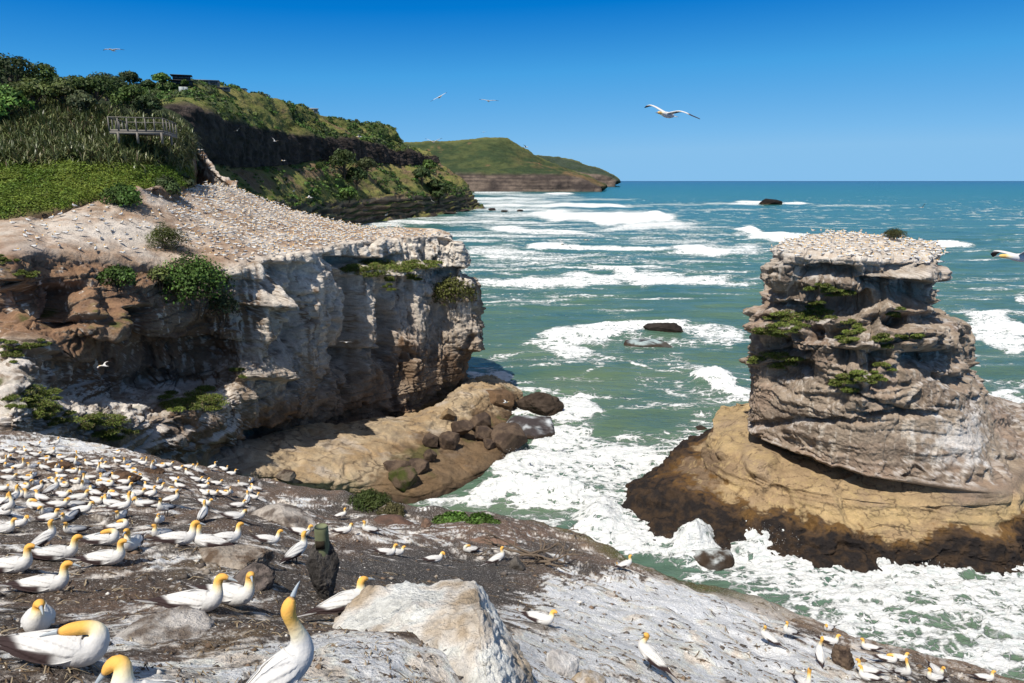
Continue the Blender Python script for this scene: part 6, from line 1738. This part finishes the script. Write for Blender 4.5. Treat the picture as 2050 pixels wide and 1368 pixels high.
def rock_z(px, py, z, wpx, hpx, label, seed, col=(.12, .085, .06), sink=.3, col2=None, dp=.8, rot=0.0, flat=.3, wet=.5, **k):
    c = PZ(px, py, z); dpt = c[1] * CT - (c[2] - H) * ST; w = wpx * dpt / F; h = hpx * dpt / F * 1.1
    return boulder('boulder', (c[0], c[1], c[2] + h * (.5 - sink)), (w, w * dp, h), label, col, col2, seed, 18, rot, wet=wet, flat=flat, **{'lump': .07, 'rough': .035, **k})


G1 = 'boulders on the rock shelf'
for px, py, z, w, h, lb, sd in [
    (924,862,2.6,50,34,'dark boulder highest on the shelf, below the cliff tip',1),(966,850,2.2,50,34,'brown angular boulder beside the highest one',2),(968,874,1.9,46,32,'smooth boulder left of the big striped one at the surf',3),
    (1014,885,1.4,84,50,'biggest dark boulder at the surf edge, streaming with water',4),(862,890,2.7,44,30,'left one of two squarish boulders in the middle of the shelf',5),(898,888,2.6,50,38,'right one of two squarish boulders in the middle of the shelf',6),
    (858,918,2.4,30,26,'round brown boulder below the two squarish ones',7),(840,945,1.9,48,40,'upright boulder above the mossy one',8),(796,948,2.0,62,36,'dark boulder at the left of the lower pile',9),(808,972,1.4,66,50,'moss topped boulder in front of the lower pile',10),
    (572,958,4.6,44,28,'pointed grey block at the left foot of the shelf',11),(980,892,1.5,28,20,'small stone tucked below the smooth boulder',12)]:
    rock_z(px, py, z, w, h, lb, sd, (.125, .088, .062) if sd != 11 else (.20, .165, .13), group=G1, col2=(.06, .07, .018) if sd == 10 else (.065, .046, .036))
rock_z(1088,822,.3,92,50,'knobbly dark rock standing in the surf off the headland point',23,(.075,.055,.042),rough=.14,wet=.9)
rock_z(1060,862,.1,130,48,'low rounded rock half covered by pouring white water',24,(.06,.05,.05),sink=.4,col2=(.55,.58,.6))
rock_z(897,836,3.0,44,34,'small pointed ochre rock on the shelf under the cliff',25,(.30,.21,.12),planes=(((.7,0,.7),.35),((-.7,0,.7),.35)))
rock_z(985,800,1.8,120,44,'brown ledge block at the outer corner of the headland foot',26,(.17,.105,.06),sink=.45,dp=.8,flat=.5)
rock_z(1330,662,.2,90,22,'low dark reef breaking the surface in the middle of the bay',27,(.04,.032,.028),sink=.3,dp=.45,rough=.12)
rock_z(1290,690,.0,120,22,'smooth water washed reef just left of the bay reef',28,(.045,.042,.045),sink=.5,dp=.5,col2=(.35,.42,.42))
rock_z(1543,409,.5,46,15,'black rock islet alone on the open sea near the horizon',29,(.018,.015,.014),sink=.3,dp=.6,rough=.16,wet=2.5)
rock_z(1585,871,.0,44,16,'small dark rock awash left of the sea stack',30,(.05,.038,.03),sink=.35)
rock_z(1402,862,-.1,36,18,'dark rounded rock awash in the channel',31,(.04,.036,.034),sink=.4)
rock_z(1430,1125,-.2,100,50,'foam covered rock in the wash below the sea stack',32,(.06,.045,.035),sink=.45,col2=(.5,.53,.53))
rock_z(1860,1110,.0,110,36,'dark rock with water pouring off it at the front of the sea stack',33,(.05,.036,.026),sink=.4,dp=.6,col2=(.45,.48,.5))
for k, (px, py, w, h) in enumerate([(955,416,26,7),(985,421,20,6),(1010,424,16,5),(1040,423,14,4),(930,423,24,7),(900,428,26,6),(865,432,24,6)]):
    rock_z(px, py, .3, w, h, ['black reef rock in the middle of the row off the far point', 'black reef rock just right of the middle of the row off the far point', 'small black reef rock next to the outermost one off the far point', 'outermost small black reef rock, farthest right off the far point', 'black reef rock just left of the middle of the row off the far point', 'black reef rock next to the shore end of the row off the far point', 'black reef rock at the shore end of the row, leftmost off the far point'][k], 40 + k, (.045,.035,.03), group='reef rocks off the far point', n=(24, 36), dp=1.5)


def on_slope(px, py):
    return slope_hit(px, py)


# white boulder in the foreground
h = on_slope(905, 1350); n_ = slope_n(h.x, h.y)
boulder('boulder', (h.x - .22, h.y + .28, h.z - .34), (2.2, 1.9, 1.08), 'big white crusted boulder in the foreground with tan crevices on its right flank', (.84, .81, .76), (.52, .41, .29), 51, 0, .2, M_CRUST, (230, 340), .075,
        planes=(((-.60, -.10, .80), .30), ((.95, .0, .30), .52), ((.05, -.55, .83), .60), ((-.1, .4, .9), .70)), lump=.30, pits=.06, bias=.16)
h = on_slope(1122, 1345); boulder('boulder', (h.x, h.y, h.z + .02), (.52, .5, .42), 'small white rock on the ground right of the big white boulder', (.70, .68, .66), (.55, .52, .5), 52, 9, .3, M_CRUST, (70, 100), .05)
h = on_slope(1180, 1372); boulder('boulder', (h.x, h.y, h.z - .02), (.40, .4, .26), 'low tan stone at the bottom edge beside the small white rock', (.42, .33, .23), (.6, .55, .5), 53, 9, .9, M_CRUST, (60, 90), .05)
h = on_slope(1034, 1136); boulder('boulder', (h.x, h.y, h.z + .14), (.52, .45, .52), 'grey pointed stone among the driftwood', (.14, .125, .11), (.09, .08, .07), 54, 7, .2, planes=(((.7, 0, .6), .3), ((-.7, 0, .6), .35)))
h = on_slope(855, 1056); boulder('boulder', (h.x, h.y, h.z + .12), (.42, .4, .44), 'square brown stone alone near the far rim', (.22, .14, .10), (.15, .10, .075), 55, 8, .1)
h = on_slope(770, 1028); boulder('boulder', (h.x, h.y, h.z + .1), (.6, .5, .5), 'brown stone beside the hanging rim shrub', (.20, .13, .095), (.40, .34, .3), 56, 8, .5)
h = on_slope(1683, 1330); boulder('boulder', (h.x, h.y, h.z + .16), (.5, .42, .78), 'brown knobbly stump of rock among the lower right birds', (.17, .12, .085), (.07, .05, .04), 57, 14, .2, rough=.2, lump=.3)
h = on_slope(318, 1276); boulder('boulder', (h.x - .05, h.y, h.z - .04), (.75, .55, .32), 'white topped crust of rock below the close pair', (.60, .56, .52), (.20, .16, .13), 58, 8, .5, M_CRUST, (80, 120), .06, flat=.6, pits=.03)
h = on_slope(500, 1166); boulder('boulder', (h.x, h.y, h.z + .02), (.62, .45, .36), 'jagged grey ledge above the close pair, hollow underneath', (.22, .18, .16), (.07, .06, .055), 59, 9, .9, M_CRUST, (80, 120), .10, flat=.3)
h = on_slope(455, 1126); boulder('boulder', (h.x, h.y + .1, h.z - .02), (1.1, .7, .4), 'straw crusted bank in front of the large left facing bird', (.42, .36, .30), (.16, .11, .075), 60, 6, -.2, M_CRUST, (90, 140), .08, pits=.03)
h = on_slope(563, 1040); boulder('boulder', (h.x, h.y, h.z - .1), (2.1, 1.3, .8), 'white splashed bank dropping to the dark slope, above the post', (.48, .43, .38), (.16, .13, .11), 61, 6, -.6, M_CRUST, (90, 140), .07, pits=.02)
h = on_slope(985, 1090); boulder('boulder', (h.x, h.y, h.z - .12), (1.8, .9, .42), 'low red brown hump behind the driftwood', (.26, .165, .12), (.17, .11, .08), 62, 5, -.2, M_CRUST, (70, 110), .05)
h = on_slope(800, 1050); boulder('boulder', (h.x, h.y, h.z - .1), (2.2, 1.2, .55), 'rusty brown hump near the rim left of the square stone', (.16, .095, .07), (.11, .075, .06), 63, 6, -.4, M_CRUST, (70, 110), .05)
for k, (px, py, w, hh, lb) in enumerate([(110, 935, 1.0, .3, 'mound of brown nest weed at the left in the crowd'), (240, 955, 1.2, .35, 'mound of brown nest weed in the middle of the crowd'), (300, 945, .9, .3, 'mound of brown nest weed at the right in the crowd'), (180, 985, .8, .25, 'low mound of nest weed below the middle mound')]):
    h = on_slope(px, py); boulder('weed_mound', (h.x, h.y, h.z - .05), (w, w * .8, hh), lb, (.15, .09, .055), (.07, .045, .03), 70 + k, 3, .2 * k, M_CRUST, (50, 80), .18, cat='nest mound', group='nest mounds in the crowd')

# fence post on its pillar of earth
M_POST = flat_mat('mossy_post_wood', (.16, .175, .10), .85, .15, .45, 9)
h = on_slope(652, 1192); dpt = h.y * CT - (h.z - H) * ST; k = dpt / F
post = empty('fence_post', (h.x, h.y, h.z)); tag(post, 'broken greenish wooden fence post standing on a pillar of dark earth', 'fence post')
hp = 152 * k / CT * .97; r = 13.5 * k
th = np.linspace(0, 2 * np.pi, 22, endpoint=False); zs = np.array([-.2, .2, .5, .75, .93, .985, 1.0]) * hp
rr = r * np.array([1, 1, 1, 1, 1, .98, .9]); ring_ = np.stack([np.cos(th), np.sin(th)], -1)
V = np.concatenate([np.concatenate([ring_ * a * (1 + .03 * np.sin(th * 5)[:, None]), np.full((22, 1), z)], 1) for a, z in zip(rr, zs)])
f = grid_faces(7, 22, wrap=True); V = np.concatenate([V, [[0, 0, zs[-1] - .012]]]); a = np.arange(22)
mesh_np('shaft', V, [f, np.stack([6 * 22 + a, 6 * 22 + (a + 1) % 22, a * 0 + 154], -1)], M_POST, True, None, post)
c, fq = box(0, -r * .86, hp * .78, r * 1.25, r * .5, hp * .11); mesh_np('notch', c, fq, flat_mat('rotten_wood', (.035, .028, .02), .95, .05, .5, 30), False, None, post)
pil = boulder('earth_pillar', (h.x - .005, h.y - .01, h.z + 46 * k), (54 * k, 54 * k, 132 * k), 'rough dark grey pillar of earth at the foot of the fence post', (.11, .10, .092), (.05, .045, .042), 80, 5, .3, M_CRUST, (110, 130), .13, cat='earth pillar', lump=.22, pits=.05)

# driftwood
M_DRIFT = flat_mat('driftwood', (.15, .115, .085), .9, .1, .5, 12)


def branchwork(name, px, py, length, nb, label, seed, lift=.1, thick=.03):
    rg = random.Random(seed); h = on_slope(px, py); parts = []
    o = empty(name, h); tag(o, label, 'driftwood')
    def limb(p, d, L, r, depth):
        pts = [p]; q = Vector(p); dd = Vector(d).normalized(); nseg = 6
        for s in range(nseg):
            dd = (dd + Vector((rg.uniform(-.4, .4), rg.uniform(-.4, .4), rg.uniform(-.3, .22)))).normalized(); q = q + dd * L / nseg
            zg = float(slope_z([h.x + q.x], [h.y + q.y])[0][0]) - h.z
            if q.z < zg + r: q.z = zg + r
            pts.append(tuple(q))
        parts.append(tube(pts, np.linspace(r, r * .3, len(pts)), 7))
        if depth:
            for s in range(rg.randint(2, 3)):
                limb(pts[rg.randint(2, 4)], (dd.x + rg.uniform(-1, 1), dd.y + rg.uniform(-1, 1), rg.uniform(0, .7)), L * .55, r * .55, depth - 1)
    for k in range(nb):
        a = rg.uniform(-.5, .6) + (math.pi if k % 3 == 2 else 0); limb((rg.uniform(-.2, .2), rg.uniform(-.1, .1), lift), (math.cos(a), math.sin(a) * .6, rg.uniform(-.1, .3)), length * rg.uniform(.6, 1.1), thick * rg.uniform(.7, 1.2), 2)
    for v, f in parts[:1]: mesh_np('bough', v, f, M_DRIFT, True, None, o)
    v, f = join(parts[1:]); mesh_np('branch', v, f, M_DRIFT, True, None, o)


branchwork('driftwood', 1052, 1120, 1.6, 6, 'tangle of grey dead branches behind the standing gannet', 4, .15, .045)
branchwork('driftwood', 1095, 1132, 1.3, 3, 'long dead branch lying right of the tangle', 9, .08, .04)
branchwork('driftwood', 1135, 1072, .8, 2, 'curled dead branch on the mossy rim', 12, .2, .035)
branchwork('driftwood', 955, 1118, .8, 2, 'thin sticks lying left of the tangle', 15, .05, .02)


# shrubs on the rim of the near slope
def rim_bush(px, py, wpx, hpx, Y, label, base, n, leaf, dead, nl, seed, dx=0.0, bury=.3, blade=False):
    q = slope_hit(px, py + 14); Y = q.y if q is not None else Y; py = py + 14
    bush_px(px, py, wpx, hpx, Y, base, label, n, leaf, dead, nl, 'bush', None, seed, bury=bury, blade=blade)


rim_bush(738, 998, 84, 52, 30.6, 'shrub hanging over the far rim, green on the left and straw coloured on the right', np.array((.05, .075, .02)), 3600, .085, .25, 9, 1, blade=True)
rim_bush(785, 1016, 60, 36, 29.8, 'straw coloured dry half of the rim shrub', np.array((.12, .105, .05)), 2600, .08, .6, 7, 2, blade=True)
rim_bush(905, 1030, 80, 16, 28.9, 'low green shrub along the rim, left half', GREENS[1] * 1.1, 2600, .07, .1, 8, 3)
rim_bush(965, 1033, 80, 12, 28.5, 'low green shrub along the rim, right half', GREENS[1] * .95, 2200, .07, .15, 8, 4)

# loose grit, feathers and weed on the nesting slope
def grit():
    n = 3400; px = RNG.uniform(-20, 2050, n); py = 1030 + 345 * RNG.random(n) ** .8; P3 = []; S = []; Cc = []
    dx, dy, dz = ray(px, py); s = np.linspace(2.2, 33, 420)
    X = dx[:, None] * s[None]; Y = dy[:, None] * s[None]; Zr = H + dz[:, None] * s[None]
    z0 = np.empty(n); k0 = np.zeros(n, int)
    gx = np.linspace(-30, 34, 260); gy = np.linspace(1.5, 42, 260); GX, GY = np.meshgrid(gx, gy); zg = slope_z(GX.ravel(), GY.ravel())[0].reshape(GX.shape)
    ix = np.clip(((X + 30) / 64 * 259).astype(int), 0, 259); iy = np.clip(((Y - 1.5) / 40.5 * 259).astype(int), 0, 259)
    below = Zr < zg[iy, ix]; k = below.argmax(1); ok = below.any(1) & (k > 0)
    x = X[np.arange(n), k][ok]; y = Y[np.arange(n), k][ok]; z, d = slope_z(x, y); keep = d < -.3; x, y, z = x[keep], y[keep], z[keep]; n = len(x)
    dist = np.hypot(x, y); sz = np.clip(RNG.lognormal(-4.6, .55, n), .004, .04) * np.clip(dist / 6, .6, 2.2)
    th = np.array([(1,0,0),(-1,0,0),(0,1,0),(0,-1,0),(0,0,1),(0,0,-1)], float); fq = np.array([[0,2,4],[2,1,4],[1,3,4],[3,0,4],[2,0,5],[1,2,5],[3,1,5],[0,3,5]])
    V = th[None] * sz[:, None, None] * (.5 + RNG.random((n, 6, 1))) * np.array([1.2, 1, .7]) + np.stack([x, y, z + sz * .2], -1)[:, None]
    f = (fq[None] + np.arange(n)[:, None, None] * 6).reshape(-1, 3)
    c = np.array([(.10,.085,.075),(.62,.59,.55),(.17,.12,.085),(.30,.26,.22)])[RNG.choice(4, n, p=(.42, .12, .34, .12))] * (.7 + .6 * RNG.random((n, 1)))
    o = mesh_np('gravel', V.reshape(-1, 3), f, col_mat('grit', .9, .1), False, {'Col': np.repeat(c, 6, 0)}); tag(o, kind='stuff')
    # wisps of dry weed
    m = min(1500, n); i = RNG.permutation(n)[:m]; a = RNG.random(m) * 6.28; Ln = RNG.uniform(.05, .22, m) * np.clip(dist[i] / 9, .5, 1.6); w = .004 * np.clip(dist[i] / 5, .7, 2.5)
    dd = np.stack([np.cos(a), np.sin(a), a * 0], -1); ss = np.stack([-np.sin(a), np.cos(a), a * 0], -1); b = np.stack([x[i], y[i], z[i] + .012], -1); V = []
    for t, hgt in ((-.5, .0), (-.1, .035), (.5, .01)):
        q = b + dd * (Ln * t)[:, None] + ss * (Ln * .2 * (t * t))[:, None]; q[:, 2] = slope_z(q[:, 0], q[:, 1])[0] + .006 + hgt * RNG.random(m); V += [q - ss * w[:, None], q + ss * w[:, None]]
    V = np.stack(V, 1).reshape(-1, 3); bb = np.arange(m)[:, None] * 6; f = np.concatenate([bb + np.array([[0, 1, 3, 2]]), bb + np.array([[2, 3, 5, 4]])])
    c = np.array([(.14,.10,.06),(.30,.24,.16),(.07,.05,.035)])[RNG.integers(0, 3, m)]
    o = mesh_np('weed_litter', V, f, col_mat('dry_weed', .9, .1), False, {'Col': np.repeat(c, 6, 0)}); tag(o, kind='stuff')


grit()


# spray thrown up where the swell strikes the rocks
def spray():
    Q = []; S = []
    for px, py, w, hgt, n in ((1390, 1092, 60, 38, 1500), (1340, 1105, 60, 22, 700), (1195, 1046, 60, 34, 1100), (1550, 1075, 90, 30, 1300), (1150, 1040, 40, 22, 500), (1075, 905, 80, 16, 500), (1010, 905, 60, 16, 450), (1440, 765, 50, 16, 500), (1840, 1120, 60, 14, 400), (1130, 850, 40, 14, 300)):
        b = PZ(px, py, .3); k = (b[1] * CT - (b[2] - H) * ST) / F; r = RNG.normal(size=(n, 2)) * .5; up = RNG.random(n) ** 2.2
        Q.append(np.stack([b[0] + r[:, 0] * w * k * (1 - .4 * up), b[1] + r[:, 1] * w * k * .6, b[2] + up * hgt * k * np.exp(-r[:, 0] ** 2)], -1)); S.append(RNG.uniform(.015, .05, n))
    q = np.concatenate(Q); s = np.concatenate(S); v, f, c = leaf_mesh(q, RNG.normal(size=q.shape), s, np.tile(np.array([[.8, .82, .82]]), (len(q), 1)), aspect=.8, jit=1)
    o = mesh_np('spray', v, f, col_mat('spray_drops', .5, .3, trans=.4), False, {'Col': c}); tag(o, kind='stuff')


spray()


# young birds
for px, py, lb in ((880, 1038, 'white downy chick alone near the far rim'), (1236, 1134, 'white downy chick beside the gannet on the cliff edge')):
    h = on_slope(px, py)
    if h: place_bird(h - Vector((0, 0, .02)), R(250), 'n', False, lb, 'chicks on the slope', .62, slope_n(h.x, h.y))
